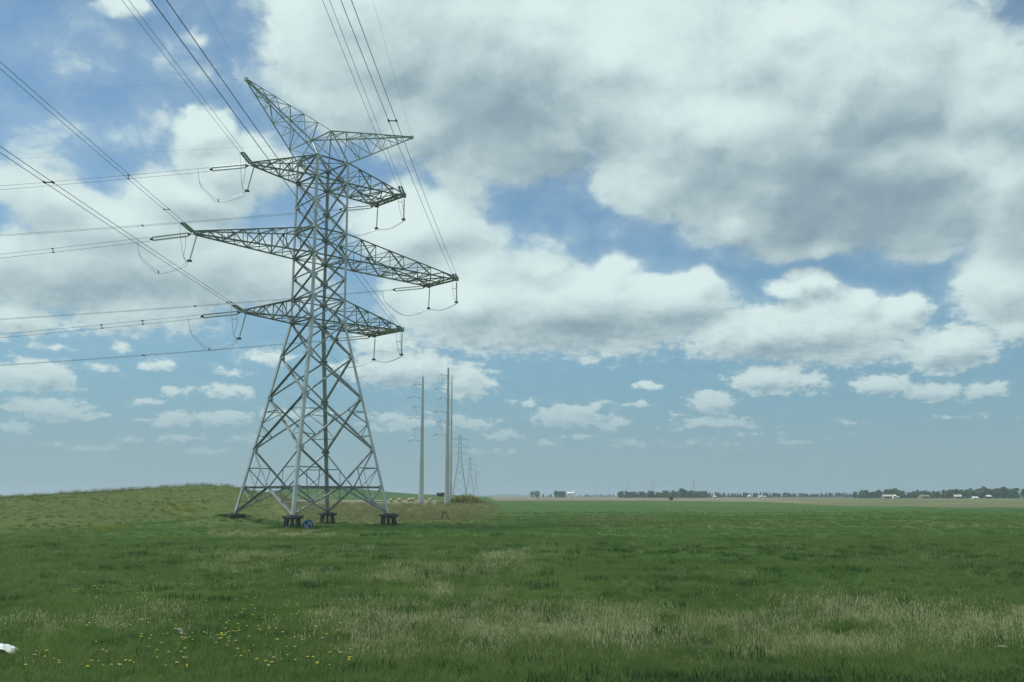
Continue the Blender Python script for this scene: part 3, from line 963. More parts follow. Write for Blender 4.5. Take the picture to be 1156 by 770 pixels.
def far_pylon(px, py_top, Y, label, group, proto=None, H=45.0):
    p = at(px, HZ, Y); zt = zpx(py_top, Y); g = tz(p.x, p.y)
    scl = (zt - g) / H
    if proto is None:
        e = thing('lattice_pylon', label, 'pylon', (p.x, p.y, g), group, local=True); pylon_parts(e, H)
        e.scale = (scl,) * 3; e.rotation_euler = (0, 0, .12); return e
    return dup(proto, (p.x, p.y, g), random.uniform(-.1, .2), scl, label, group)


GP = 'far lattice pylons receding behind the poles'
pyl = far_pylon(518.7, 489.6, 690, 'nearest of the far lattice pylons, just right of the steel poles', GP)
far_pylon(530.5, 515, 1050, 'second faint lattice pylon, middle one right of the poles', GP, pyl)
far_pylon(537.4, 530.5, 1500, 'smallest faint lattice pylon, rightmost of the row beside the poles', GP, pyl)
GQ = 'tiny hazy pylons along the horizon'
for px, pt, Y, lb in ((783.5, 540, 2300, 'dark tiny pylon standing clear above the dense tree belt'),
                      (737, 542.5, 2900, 'hazy tiny pylon above the left half of the tree belt'),
                      (708.5, 543.5, 3400, 'hazy tiny pylon above the left end of the tree belt'),
                      (688, 547.5, 4000, 'barely visible pylon in haze just left of the tree belt'),
                      (673, 548.5, 4500, 'barely visible pylon between white building and tree belt'),
                      (660.5, 551, 5000, 'faintest tiny pylon, nearest to the white building')):
    far_pylon(px, pt, Y, lb, GQ, pyl)

# ------------------------------------------------------------------ trees on the horizon
def tree_mesh(seed, kind):
    r = random.Random(seed); t = MB(); c = MB()
    H = 10.0
    if kind == 'spruce':
        t.tube([(0, 0, -.3), (0, 0, 9.4)], [.22, .03], 6)
        for _ in range(520):
            z = r.uniform(.8, 9.9); rad = (1 - z / 10.2) * 2.2 * r.uniform(.3, 1.05); a = r.uniform(0, 6.283)
            leaf(c, r, (rad * math.cos(a), rad * math.sin(a), z - rad * .25), .8)
    else:
        t.tube([(0, 0, -.3), (.1, 0, 2.2), (.2, .1, 5.5), (.2, 0, 8)], [.32, .26, .16, .04], 7)
        wide = 1.0 if kind == 'broad' else .55
        lobes = []
        for _ in range(11):
            a = r.uniform(0, 6.283); z = r.uniform(3.0, 8.6); rr = 2.6 * wide * r.uniform(.2, 1) * (1 - abs(z - 5.2) / 6)
            lobes.append((rr * math.cos(a), rr * math.sin(a), z, r.uniform(1.0, 1.8) * (.6 + .4 * wide)))
        for lx, ly, lz, lr in lobes:
            t.tube([(.1, 0, max(1.8, lz - 2.6)), (lx * .6, ly * .6, lz - .5), (lx, ly, lz)], [.12, .07, .03], 5)
            for _ in range(62):
                v = Vector((r.gauss(0, 1), r.gauss(0, 1), r.gauss(0, 1))).normalized() * lr * r.uniform(.35, 1.05)
                leaf(c, r, (lx + v.x, ly + v.y, max(1.0, lz + v.z * .85)), .95)
        for _ in range(90):
            a = r.uniform(0, 6.283); q = r.uniform(.3, 2.4) * wide
            leaf(c, r, (q * math.cos(a), q * math.sin(a), r.uniform(.3, 3.2)), .9)
    return t, c


def leaf(b, r, p, s):
    n = Vector((r.gauss(0, 1), r.gauss(0, 1), r.gauss(0, 1) + .4)).normalized()
    x = n.orthogonal().normalized(); y = n.cross(x); s *= r.uniform(.6, 1.2); p = Vector(p)
    b.add([p - x * s * .5, p + y * s * .4, p + x * s * .5, p - y * s * .4], [(0, 1, 2, 3)])


TREE = {}
for kind, name, cnt in (('broad', 'leafy_tree', 4), ('poplar', 'poplar_tree', 2), ('spruce', 'spruce_tree', 2)):
    TREE[kind] = []
    for k in range(cnt):
        t, c = tree_mesh(200 + k * 7 + len(kind), kind)
        tm = t.build('trunk', M['bark']); cm = c.build('crown', M['spruce_leaf' if kind == 'spruce' else 'tree_leaf'])
        TREE[kind].append((name, tm.data, cm.data))
        bpy.data.objects.remove(tm); bpy.data.objects.remove(cm)


def plant_tree(px, hpx, Y, kind, label, group):
    p = at(px, HZ, Y); g = tz(p.x, p.y)
    nm, tm, cm = random.choice(TREE[kind]); s = hpx * Y / FPX / 10.0
    e = bpy.data.objects.new(nm, None); COL.objects.link(e); e.location = (p.x, p.y, g)
    e.rotation_euler = (0, 0, random.uniform(0, 6.28)); e.scale = (s * random.uniform(1.25, 1.9),) * 2 + (s * 1.12,)
    tag(e, label, 'tree', group)
    for n_, me in (('trunk', tm), ('crown', cm)):
        o = bpy.data.objects.new(n_, me); COL.objects.link(o); o.parent = e


def belt(px0, px1, step, h0, h1, Y, kinds, label, group):
    px = px0
    while px <= px1:
        plant_tree(px + random.uniform(-.3, .3) * step, random.uniform(h0, h1), Y * random.uniform(.97, 1.06), random.choice(kinds), label, group)
        px += step * random.uniform(.7, 1.3)


B_, P_, S_ = 'broad', 'poplar', 'spruce'
belt(601.5, 610, 2.6, 5.5, 7, 1500, [B_], 'round leafy tree in the small clump left of the white building', 'tree clump left of the white building')
plant_tree(614.5, 4.0, 1550, B_, 'lone small tree between the round clump and the slender trees', None) if False else None
belt(614, 622, 4.5, 2.2, 3.6, 1550, [B_], 'low tree in the gap left of the slender trees', 'low trees in the gap')
belt(627, 637, 1.9, 6, 8.2, 1450, [P_], 'slender upright tree right beside the white building', 'slender trees beside the white building')
belt(655, 694, 3.0, 2.0, 3.3, 1900, [B_], 'low hazy tree between the white building and the dense belt', 'low trees right of the white building')
belt(699, 704, 2.2, 6, 7.5, 1250, [B_], 'dark tree at the left end of the dense tree belt', 'trees at the left end of the belt')
belt(707, 731, 2.6, 5.0, 8.0, 1300, [B_, B_, P_], 'dark leafy tree in the left part of the dense belt', 'trees in the left part of the belt')
belt(733, 798, 2.5, 5.6, 8.4, 1250, [B_], 'dark leafy tree in the middle of the dense belt', 'trees in the middle of the belt')
plant_tree(770.5, 10.5, 1230, B_, 'tallest round tree standing out of the dense belt near the dark pylon', None)
belt(785, 872, 2.2, 4.2, 6.4, 1350, [S_, S_, P_], 'small dark spruce in the row behind the white sheds', 'dark spruces behind the sheds')
belt(873, 966, 2.4, 3.6, 5.6, 1500, [B_, S_, B_], 'low tree in the thin distant belt right of the sheds', 'low trees of the thin belt')
belt(964, 1000, 2.7, 6.5, 9.0, 1150, [B_], 'leafy tree behind the long grey roofed farmhouse', 'trees behind the grey farmhouse')
belt(1000, 1012, 2.7, 8.5, 10.5, 1150, [B_], 'tall leafy tree right above the grey farmhouse', 'tall trees above the grey farmhouse')
belt(1014, 1070, 2.7, 6.5, 9.2, 1120, [B_, B_, P_], 'leafy tree behind the brown roofed farm buildings', 'trees behind the brown roofs')
belt(1072, 1108, 2.8, 8.0, 10.5, 1080, [B_], 'large leafy tree behind the small pale roofed house', 'large trees behind the pale roof')
belt(1109, 1150, 3.0, 9.5, 12.6, 1060, [B_], 'tallest leafy tree near the right edge of the horizon', 'tallest trees at the right edge')
plant_tree(1155.5, 10, 1060, B_, 'leafy tree cut by the right edge of the photo', None)
# a second, lower row closes the belts
belt(700, 800, 3.0, 3.0, 4.8, 1220, [B_], 'short bushy tree along the foot of the dense belt', 'bushy trees at the foot of the belt')
belt(968, 1152, 3.4, 3.5, 6.0, 1040, [B_], 'short bushy tree among the farm buildings on the right', 'bushy trees among the farm buildings')


def bush(px, wpx, hpx, Y, label, mat='tree_leaf'):
    p = at(px, HZ, Y); g = tz(p.x, p.y); w = wpx * Y / FPX; h = hpx * Y / FPX
    r = random.Random(int(px)); c = MB(); t = MB()
    for k in range(6):
        a = r.uniform(0, 6.28); t.tube([(p.x, p.y, g - .1), (p.x + math.cos(a) * w * .3, p.y + math.sin(a) * w * .3, g + h * .7)], [.05, .02], 5)
    for _ in range(240):
        v = Vector((r.gauss(0, 1), r.gauss(0, 1), r.gauss(0, 1))).normalized() * r.uniform(.4, 1)
        leaf(c, r, (p.x + v.x * w / 2, p.y + v.y * w / 2, g + h * .52 + v.z * h * .5), h * .16)
    e = thing('shrub', label, 'shrub', (p.x, p.y, g)); c.build('foliage', M[mat], e); t.build('stem', M['bark'], e)
    return e


bush(607.5, 3.5, 1.8, 900, 'small dark shrub on the tan strip below the round tree clump')
for px, w_, h_ in ((511, 6, 6), (515, 7, 8), (518.5, 7, 7.5), (522.5, 7, 8.5), (526, 7, 8), (530, 8, 8.5), (534, 7, 7.5), (538, 7, 6.5), (542.5, 6, 4.5), (513, 8, 5), (521, 8, 5), (529, 8, 5)):
    b_ = bush(px, w_ * 1.1, h_ * 1.25, 236 + random.uniform(-5, 4), 'olive green bush in the low row just right of the tallest steel pole', 'scrub_leaf')
    b_['group'] = 'olive bushes right of the poles'

# ------------------------------------------------------------------ farm buildings
def building(name, px, py_base, Y, w, d, hwall, hroof, wallm, roofm, label, rot=0.0, cat='house', windows=2, door=True, chimney=False):
    p = at(px, HZ, Y); g = tz(p.x, p.y)
    e = thing(name, label, cat, (p.x, p.y, g), local=True); e.rotation_euler = (0, 0, rot)
    b = MB(); b.box((0, 0, hwall / 2 - .2), (w, d, hwall + .4))
    b.add([(-w / 2 + .01, -d / 2 + .01, hwall), (-w / 2 + .01, d / 2 - .01, hwall), (-w / 2 + .01, 0, hwall + hroof * .93), (-w / 2 + .2, -d / 2 + .01, hwall), (-w / 2 + .2, d / 2 - .01, hwall), (-w / 2 + .2, 0, hwall + hroof * .93)], [(0, 1, 2), (5, 4, 3), (0, 2, 5, 3), (1, 4, 5, 2), (0, 3, 4, 1)])
    b.add([(w / 2 - .01, -d / 2 + .01, hwall), (w / 2 - .01, d / 2 - .01, hwall), (w / 2 - .01, 0, hwall + hroof * .93), (w / 2 - .2, -d / 2 + .01, hwall), (w / 2 - .2, d / 2 - .01, hwall), (w / 2 - .2, 0, hwall + hroof * .93)], [(2, 1, 0), (3, 4, 5), (3, 5, 2, 0), (2, 5, 4, 1), (1, 4, 3, 0)])
    b.build('wall', wallm, e)
    r = MB(); o = .4; t = .22
    for s in (-1, 1):
        y0, y1 = s * (d / 2 + o), 0; z0, z1 = hwall - o * hroof / (d / 2) + .03, hwall + hroof + .03
        r.add([(-w / 2 - o, y0, z0), (w / 2 + o, y0, z0), (w / 2 + o, y1, z1), (-w / 2 - o, y1, z1), (-w / 2 - o, y0, z0 + t), (w / 2 + o, y0, z0 + t), (w / 2 + o, y1, z1 + t), (-w / 2 - o, y1, z1 + t)],
              [(0, 1, 2, 3), (7, 6, 5, 4), (0, 4, 5, 1), (1, 5, 6, 2), (2, 6, 7, 3), (3, 7, 4, 0)])
    ro = r.build('roof', roofm, e)
    for k in range(windows):
        x = -w / 2 + w * (k + 1) / (windows + 1 + (1 if door else 0))
        q = MB(); q.box((x, -d / 2 - .03, hwall * .58), (1.3, .12, 1.1)); q.build('window', M['window'], e)
    if door:
        q = MB(); q.box((w / 2 - w / (windows + 2), -d / 2 - .03, 1.05), (1.1, .12, 2.1)); q.build('door', M['rust'] if wallm is not M['rust'] else M['old_wood'], e)
    if chimney:
        q = MB(); q.box((w * .2, .3, hwall + hroof + .3), (.7, .7, 1.4)); c = q.build('chimney', M['tan_wall'], None); c.parent = ro
    return e


wb = building('grain_building', 644, 560, 1500, 10.5, 9, 6.6, 2.0, M['white_paint'], M['white_paint'], 'tall bright white building right of the slender upright trees on the horizon', .05, 'farm building', 2, True)
q = MB(); q.box((5.9, 0, 4.9), (2.4, 3.2, 9.8)); q.add([(4.6, -1.7, 9.8), (7.2, -1.7, 9.8), (7.2, 1.7, 9.8), (4.6, 1.7, 9.8), (4.6, 0, 10.9), (7.2, 0, 10.9)], [(0, 1, 5, 4), (2, 3, 4, 5), (1, 2, 5), (3, 0, 4), (3, 2, 1, 0)]); q.build('elevator_tower', M['white_paint'], wb)
q = MB(); q.box((-6.9, 0, 2.1), (3.2, 6, 4.6)); q.build('lean_to', M['grey_roof'], wb)
building('shed', 806.5, 560, 1300, 4.2, 3.5, 1.7, .8, M['grey_roof'], M['white_paint'], 'pale low shed at the foot of the left end of the spruce row', .1, 'shed', 1, True)
building('shed', 845.8, 560, 1300, 4.0, 3.5, 2.1, .9, M['white_paint'], M['white_paint'], 'bright white shed, left of the close pair under the spruces', -.1, 'shed', 1, True)
building('shed', 857.8, 560, 1300, 4.0, 3.5, 1.9, .9, M['white_paint'], M['white_paint'], 'bright white shed, left one of the close pair under the spruces', .2, 'shed', 1, True)
building('shed', 863.3, 560, 1300, 2.9, 3.0, 1.6, .7, M['white_paint'], M['white_paint'], 'smallest white shed at the right end of the shed row', .0, 'shed', 1, True)
building('farmhouse', 1002, 560, 1000, 10.5, 7, 2.2, 1.5, M['tan_wall'], M['grey_roof'], 'long low farmhouse with pale grey roof beside a white garage', 0, 'house', 3, True, True)
building('garage', 1009.2, 560, 985, 2.6, 4, 2.6, 1.0, M['white_paint'], M['white_paint'], 'narrow bright white garage at the right end of the grey farmhouse', 0, 'garage', 0, True)
building('shed', 1013.3, 560, 985, 1.7, 2, 1.6, .6, M['white_paint'], M['white_paint'], 'tiny white shed just right of the white garage', 0, 'shed', 0, True)
building('barn', 1043, 560, 1010, 9.5, 7, 2.0, 1.5, M['tan_wall'], M['brown_roof'], 'long low barn with dull brown roof among the trees', 0.1, 'barn', 2, True)
building('farmhouse', 1081, 560, 980, 6.5, 6, 2.0, 1.7, M['tan_wall'], M['grey_roof'], 'small house with pale pitched roof under the large trees', -.3, 'house', 2, True)
building('shed', 1100.2, 560, 950, 5.0, 4, .9, .9, M['white_paint'], M['white_paint'], 'low bright white shed in front of the right hand trees', 0, 'shed', 1, False)
building('farmhouse', 1115.8, 560, 990, 3.8, 5, 2.1, 1.1, M['window'], M['white_paint'], 'small dark house with a white roof near the right edge', -.2, 'house', 1, True)
building('shed', 757.6, 564, 640, 1.8, 1.8, 1.4, .5, M['rust'], M['rust'], 'small rust brown shed alone at the far edge of the green field', .3, 'shed', 0, True)

# dark shed behind the tallest pole
sh = building('shed', 498.3, 561.5, 520, 4.4, 4, 1.35, .5, M['green_shed'], M['green_shed'], 'low dark shed half hidden behind the left side of the tallest pole', 0, 'shed', 1, True)
q = MB(); q.tube([(1.55, 0, 1.7), (1.55, 0, 2.7)], .35, 10); q.tube([(1.55, 0, 2.7), (1.55, 0, 2.95)], [.5, .1], 10); q.build('roof_vent', M['white_paint'], sh)

# ------------------------------------------------------------------ bales
def bale(px, Y, wpx, label, rot):
    p = at(px, HZ, Y); g = tz(p.x, p.y); w = wpx * Y / FPX; r = w * .5
    b = MB()
    n = 18; pts = [(-.5, .0), (-.5, .93), (-.46, 1.0), (0, 1.03), (.46, 1.0), (.5, .93), (.5, 0)]
    ax = Vector((math.cos(rot), math.sin(rot), 0)); sx = Vector((-ax.y, ax.x, 0)); c = p.copy(); c.z = g + r * 1.05
    vs = []
    for a_, rr in pts:
        for k in range(n):
            t = 2 * math.pi * k / n
            vs.append(c + ax * a_ * w * 1.05 + (sx * math.cos(t) + Vector((0, 0, 1)) * math.sin(t)) * max(rr, .02) * r * random.uniform(.97, 1.03))
    fs = [(i * n + k, i * n + (k + 1) % n, (i + 1) * n + (k + 1) % n, (i + 1) * n + k) for i in range(len(pts) - 1) for k in range(n)]
    b.add(vs, fs); o = b.build('straw_bale', M['straw'], None)
    tag(o, label, 'bale', 'pale bales on the stubble strip')


for px, w, lb in ((442, 3.0, 'pale bale just right of the tower right leg'), (451.2, 3.4, 'pale bale second to the right of the tower, evenly spaced'),
                  (462.5, 3.2, 'pale bale touching another left of the wide pole'), (465.7, 3.6, 'pale bale nearest to the left side of the wide pole'),
                  (486.3, 3.3, 'pale bale alone between the two wide poles')):
    bale(px, 330, w * 1.15, lb, random.uniform(0, 3))

# ------------------------------------------------------------------ small things near the tower
p = ground_at(501.5, 587)
post = thing('broken_fence_post', 'broken brown fence post with a leaning brace in the dry grass right of the tower', 'fence post', p)
b = MB(); s_ = p.y / FPX
b.tube([p + Vector((-2 * s_, 0, -.2)), p + Vector((-2.2 * s_, 0, 5 * s_)), p + Vector((-1.4 * s_, 0, 10.5 * s_))], [.085, .08, .07], 7); b.build('post', M['old_wood'], post)
b = MB(); b.tube([p + Vector((6.6 * s_, -.3, .02)), p + Vector((3 * s_, -.15, 4.6 * s_)), p + Vector((-1 * s_, .02, 8.6 * s_))], [.075, .07, .06], 7); b.build('brace', M['old_wood'], post)
b = MB(); b.tube([p + Vector((1.5 * s_, .1, 5.5 * s_)), p + Vector((1.7 * s_, .15, 10 * s_))], [.05, .035], 6); b.build('splinter', M['old_wood'], post)

# blue barrel lying beside the front footing, end towards the viewer
p = ground_at(347.5, 597.6); r = 5.3 * p.y / FPX
bar = thing('barrel', 'blue barrel lying on its side beside the front pile footing of the tower', 'barrel', p)
ax = Vector((-.25, 1, 0)).normalized(); c = p + Vector((0, 0, r * .98))
b = MB(); prof = [(0, r * .96), (.05, r), (.3, r * .97), (.34, r * 1.02), (.4, r * .97), (.75, r * .97), (.8, r * 1.02), (.86, r * .97), (1.2, r), (1.25, r * .94)]
b.tube([c + ax * s for s, _ in prof], [q_ for _, q_ in prof], 28, cap=False); b.build('body', M['blue'], bar, smooth=True)
b = MB(); b.tube([c + ax * .07, c + ax * .10], r * .955, 28); b.build('end_panel', M['pale_blue'], bar)
b = MB()
rim = [c + ax * -.005 + (ax.cross(Vector((0, 0, 1))) * math.cos(t) + Vector((0, 0, 1)) * math.sin(t)) * r * .95 for t in np.linspace(0, 2 * math.pi, 33)]
b.tube(rim, .05, 7, cap=False); b.build('rim', M['blue'], bar, smooth=True)
b = MB()
s1 = ax.cross(Vector((0, 0, 1)))
for u_, v_ in ((-.3, .3), (.32, -.28)):
    cc = c + s1 * (u_ * r) + Vector((0, 0, v_ * r)); b.tube([cc + ax * .075, cc - ax * .0], r * .26, 14); b.build('bung', M['dark_blue'], bar); b = MB()

# ------------------------------------------------------------------ litter in the near grass
def crumple(name, px, py, wpx, hpx, mat, label, cat, arch=False, seed=0):
    p = ground_at(px, py); s = (p - Vector((0, 0, CAMH))).length / FPX
    r = random.Random(seed); n, m_ = 13, 8; vs = []
    for th in (0, 1):
        for i in range(n):
            for j in range(m_):
                u = i / (n - 1) * 2 - 1; v = j / (m_ - 1) * 2 - 1
                prof = (1 - abs(u) ** 2.2) if arch else (1 - u * u * .6 - v * v * .35)
                h = hpx * s * max(prof, .03) * (1 - .25 * abs(v)) * r.uniform(.82, 1.05) + .02
                rr = random.Random(i * 31 + j + seed)
                vs.append(p + Vector((u * wpx * s * .5 + rr.uniform(-.01, .01), v * wpx * s * .32 + rr.uniform(-.02, .02), h + .05 + rr.uniform(-.015, .015) - th * .006)))
    fs = []
    for th in (0, 1):
        o = th * n * m_
        for i in range(n - 1):
            for j in range(m_ - 1):
                f = (o + i * m_ + j, o + (i + 1) * m_ + j, o + (i + 1) * m_ + j + 1, o + i * m_ + j + 1)
                fs.append(f if th == 0 else f[::-1])
    edge = [i * m_ for i in range(n)] + [(n - 1) * m_ + j for j in range(1, m_)] + [i * m_ + m_ - 1 for i in range(n - 2, -1, -1)] + [j for j in range(m_ - 2, 0, -1)]
    o = n * m_
    for k in range(len(edge)):
        a_, b2 = edge[k], edge[(k + 1) % len(edge)]; fs.append((b2, a_, o + a_, o + b2))
    b = MB(); b.add(vs, fs); ob = b.build(name, M[mat], None, smooth=False)
    tag(ob, label, cat)


crumple('plastic_sheet', -1, 742, 33, 9, 'white_sheet', 'crumpled bright white plastic sheet in the grass at the left edge', 'litter', True, 3)
crumple('paper_scrap', 1131, 735, 11, 2.0, 'paper', 'flat pale scrap of paper in the dry grass near the right edge', 'litter', False, 5)
p = ground_at(204, 720); s = (p - Vector((0, 0, CAMH))).length / FPX
b = MB(); pts = [p + Vector((dx * s, 0, dz * s)) for dx, dz in ((.6, -1), (.8, 3), (.5, 6), (-1.0, 8.5), (-3.0, 9.4))]
for k in range(len(pts) - 1):
    a_, c_ = pts[k], pts[k + 1]; wv = Vector((1.3 * s, .02, .35 * s)); th = Vector((0, .012, 0))
    b.add([a_ - wv + th, a_ + wv + th, c_ + wv + th, c_ - wv + th, a_ - wv - th, a_ + wv - th, c_ + wv - th, c_ - wv - th], [(3, 2, 1, 0), (4, 5, 6, 7), (0, 1, 5, 4), (1, 2, 6, 5), (2, 3, 7, 6), (3, 0, 4, 7)])
tag(b.build('plastic_strip', M['paper'], None), 'pale bent strip of plastic standing upright among the dandelions', 'litter')
p = ground_at(608, 732); s = (p - Vector((0, 0, CAMH))).length / FPX
b = MB(); b.tube([p + Vector((1.5 * s, 0, -.05)), p + Vector((0, .02, 6 * s)), p + Vector((-2.6 * s, .05, 13 * s))], [.016, .014, .009], 6)
b.tube([p + Vector((-.2 * s, .02, 6 * s)), p + Vector((2.2 * s, .05, 9 * s))], [.01, .005], 5)
tag(b.build('dry_stick', M['pale_stick'], None), 'pale dry stick leaning in the tan grass band near the bottom centre', 'stick')

# ------------------------------------------------------------------ dandelions, each its own object
def dandelion_mesh(seed, headmat):
    r = random.Random(seed); b = MB(); b.cur = 1
    h = r.uniform(.19, .27); lx, ly = r.uniform(-.03, .03), r.uniform(-.03, .03)
    b.tube([(0, 0, -.03), (lx * .5, ly * .5, h * .6), (lx, ly, h)], [.004, .0035, .003], 5)
    for k in range(5):
        a = k * 1.257 + r.uniform(-.3, .3); c, s = math.cos(a), math.sin(a)
        b.add([(0, 0, .01), (c * .05 - s * .012, s * .05 + c * .012, .05), (c * .12, s * .12, .03), (c * .05 + s * .012, s * .05 - c * .012, .05)], [(0, 1, 2, 3)])
    b.cur = 0
    n = 14
    for ring, (rad, z) in enumerate(((.031, .004), (.024, .010), (.014, .015))):
        for k in range(n):
            a = 2 * math.pi * (k + ring * .5) / n; da = math.pi / n * 1.1
            b.add([(lx + .004 * math.cos(a), ly + .004 * math.sin(a), h), (lx + rad * .8 * math.cos(a - da), ly + rad * .8 * math.sin(a - da), h + z * .8), (lx + rad * math.cos(a), ly + rad * math.sin(a), h + z), (lx + rad * .8 * math.cos(a + da), ly + rad * .8 * math.sin(a + da), h + z * .8)], [(0, 1, 2, 3)])
    o = b.build('dandelion', [M[headmat], M['stem_green']]); me = o.data; bpy.data.objects.remove(o); return me


DM = [dandelion_mesh(300 + k, 'dandelion' if k % 3 else 'pale_dandelion') for k in range(6)]


def dandelions(pxy, label, group):
    for px, py in pxy:
        p = ground_at(px, py)
        o = bpy.data.objects.new('dandelion', random.choice(DM)); COL.objects.link(o)
        o.location = p; o.rotation_euler = (0, 0, random.uniform(0, 6.28)); k_ = random.uniform(.5, 1.1); o.scale = (k_, k_, random.uniform(.75, 1.1))
        tag(o, label, 'dandelion', group)


def rnd(n, x0, x1, y0, y1): return [(random.uniform(x0, x1), random.uniform(y0, y1)) for _ in range(n)]


def gau(n, x, y, sx, sy): return [(random.gauss(x, sx), random.gauss(y, sy)) for _ in range(n)]


dandelions(gau(20, 255, 725, 6, 7), 'yellow dandelion in the tight bright patch at the lower left', 'dandelions of the tight bright patch')
dandelions(gau(9, 205, 731, 6, 3), 'yellow dandelion clustered under the bent plastic strip', 'dandelions under the plastic strip')
dandelions(rnd(66, 150, 400, 728, 768) + rnd(22, 0, 150, 736, 768), 'yellow dandelion dotted along the grass at the bottom left', 'dandelions along the bottom left')
dandelions(rnd(56, 265, 410, 695, 730) + rnd(16, 90, 240, 705, 725), 'yellow dandelion loosely strewn in the lower left grass', 'dandelions strewn in the lower left grass')
dandelions(gau(9, 87, 673, 5, 2) + gau(6, 149, 667, 4, 2) + gau(5, 109, 671, 5, 2) + gau(8, 158, 680, 6, 3), 'yellow dandelion in the small far clusters at left', 'dandelions of the small far clusters')
dandelions(rnd(30, 120, 420, 635, 694), 'yellow dandelion scattered sparsely on the slope below the tower', 'dandelions scattered below the tower')
dandelions(rnd(26, 800, 1050, 610, 690) + gau(7, 1000, 664, 22, 5), 'pale yellow dandelion scattered in the green field on the right', 'dandelions in the right hand field')

# ------------------------------------------------------------------ haze
HAZE_D = 0.0002
if HAZE_D:
    b = MB(); b.box((0, 0, 31), (25000, 25000, 66))
    hz = b.build('haze', bpy.data.materials.new('haze_air'), None)
    hz['kind'] = 'stuff'
    m = hz.data.materials[0]; m.use_nodes = True; nt = m.node_tree
    for n in list(nt.nodes): nt.nodes.remove(n)
    pv = nt.nodes.new('ShaderNodeVolumePrincipled'); om = nt.nodes.new('ShaderNodeOutputMaterial')
    pv.inputs['Color'].default_value = (.68, .85, .96, 1); pv.inputs['Density'].default_value = HAZE_D
    pv.inputs['Anisotropy'].default_value = .2
    nt.links.new(pv.outputs[0], om.inputs['Volume'])

# ------------------------------------------------------------------ sky and sun
SUN_EL, SUN_DIR = R(60), Vector((-.86, .42, 0)).normalized()
sd = SUN_DIR * math.cos(SUN_EL) + Vector((0, 0, math.sin(SUN_EL)))
sl = bpy.data.lights.new('sun', 'SUN'); sl.energy = 3.2; sl.angle = R(.5); sl.color = (1, .96, .89)
so = bpy.data.objects.new('sun', sl); COL.objects.link(so)
so.rotation_euler = (-sd).to_track_quat('-Z', 'Y').to_euler(); so.location = (0, 0, 120)

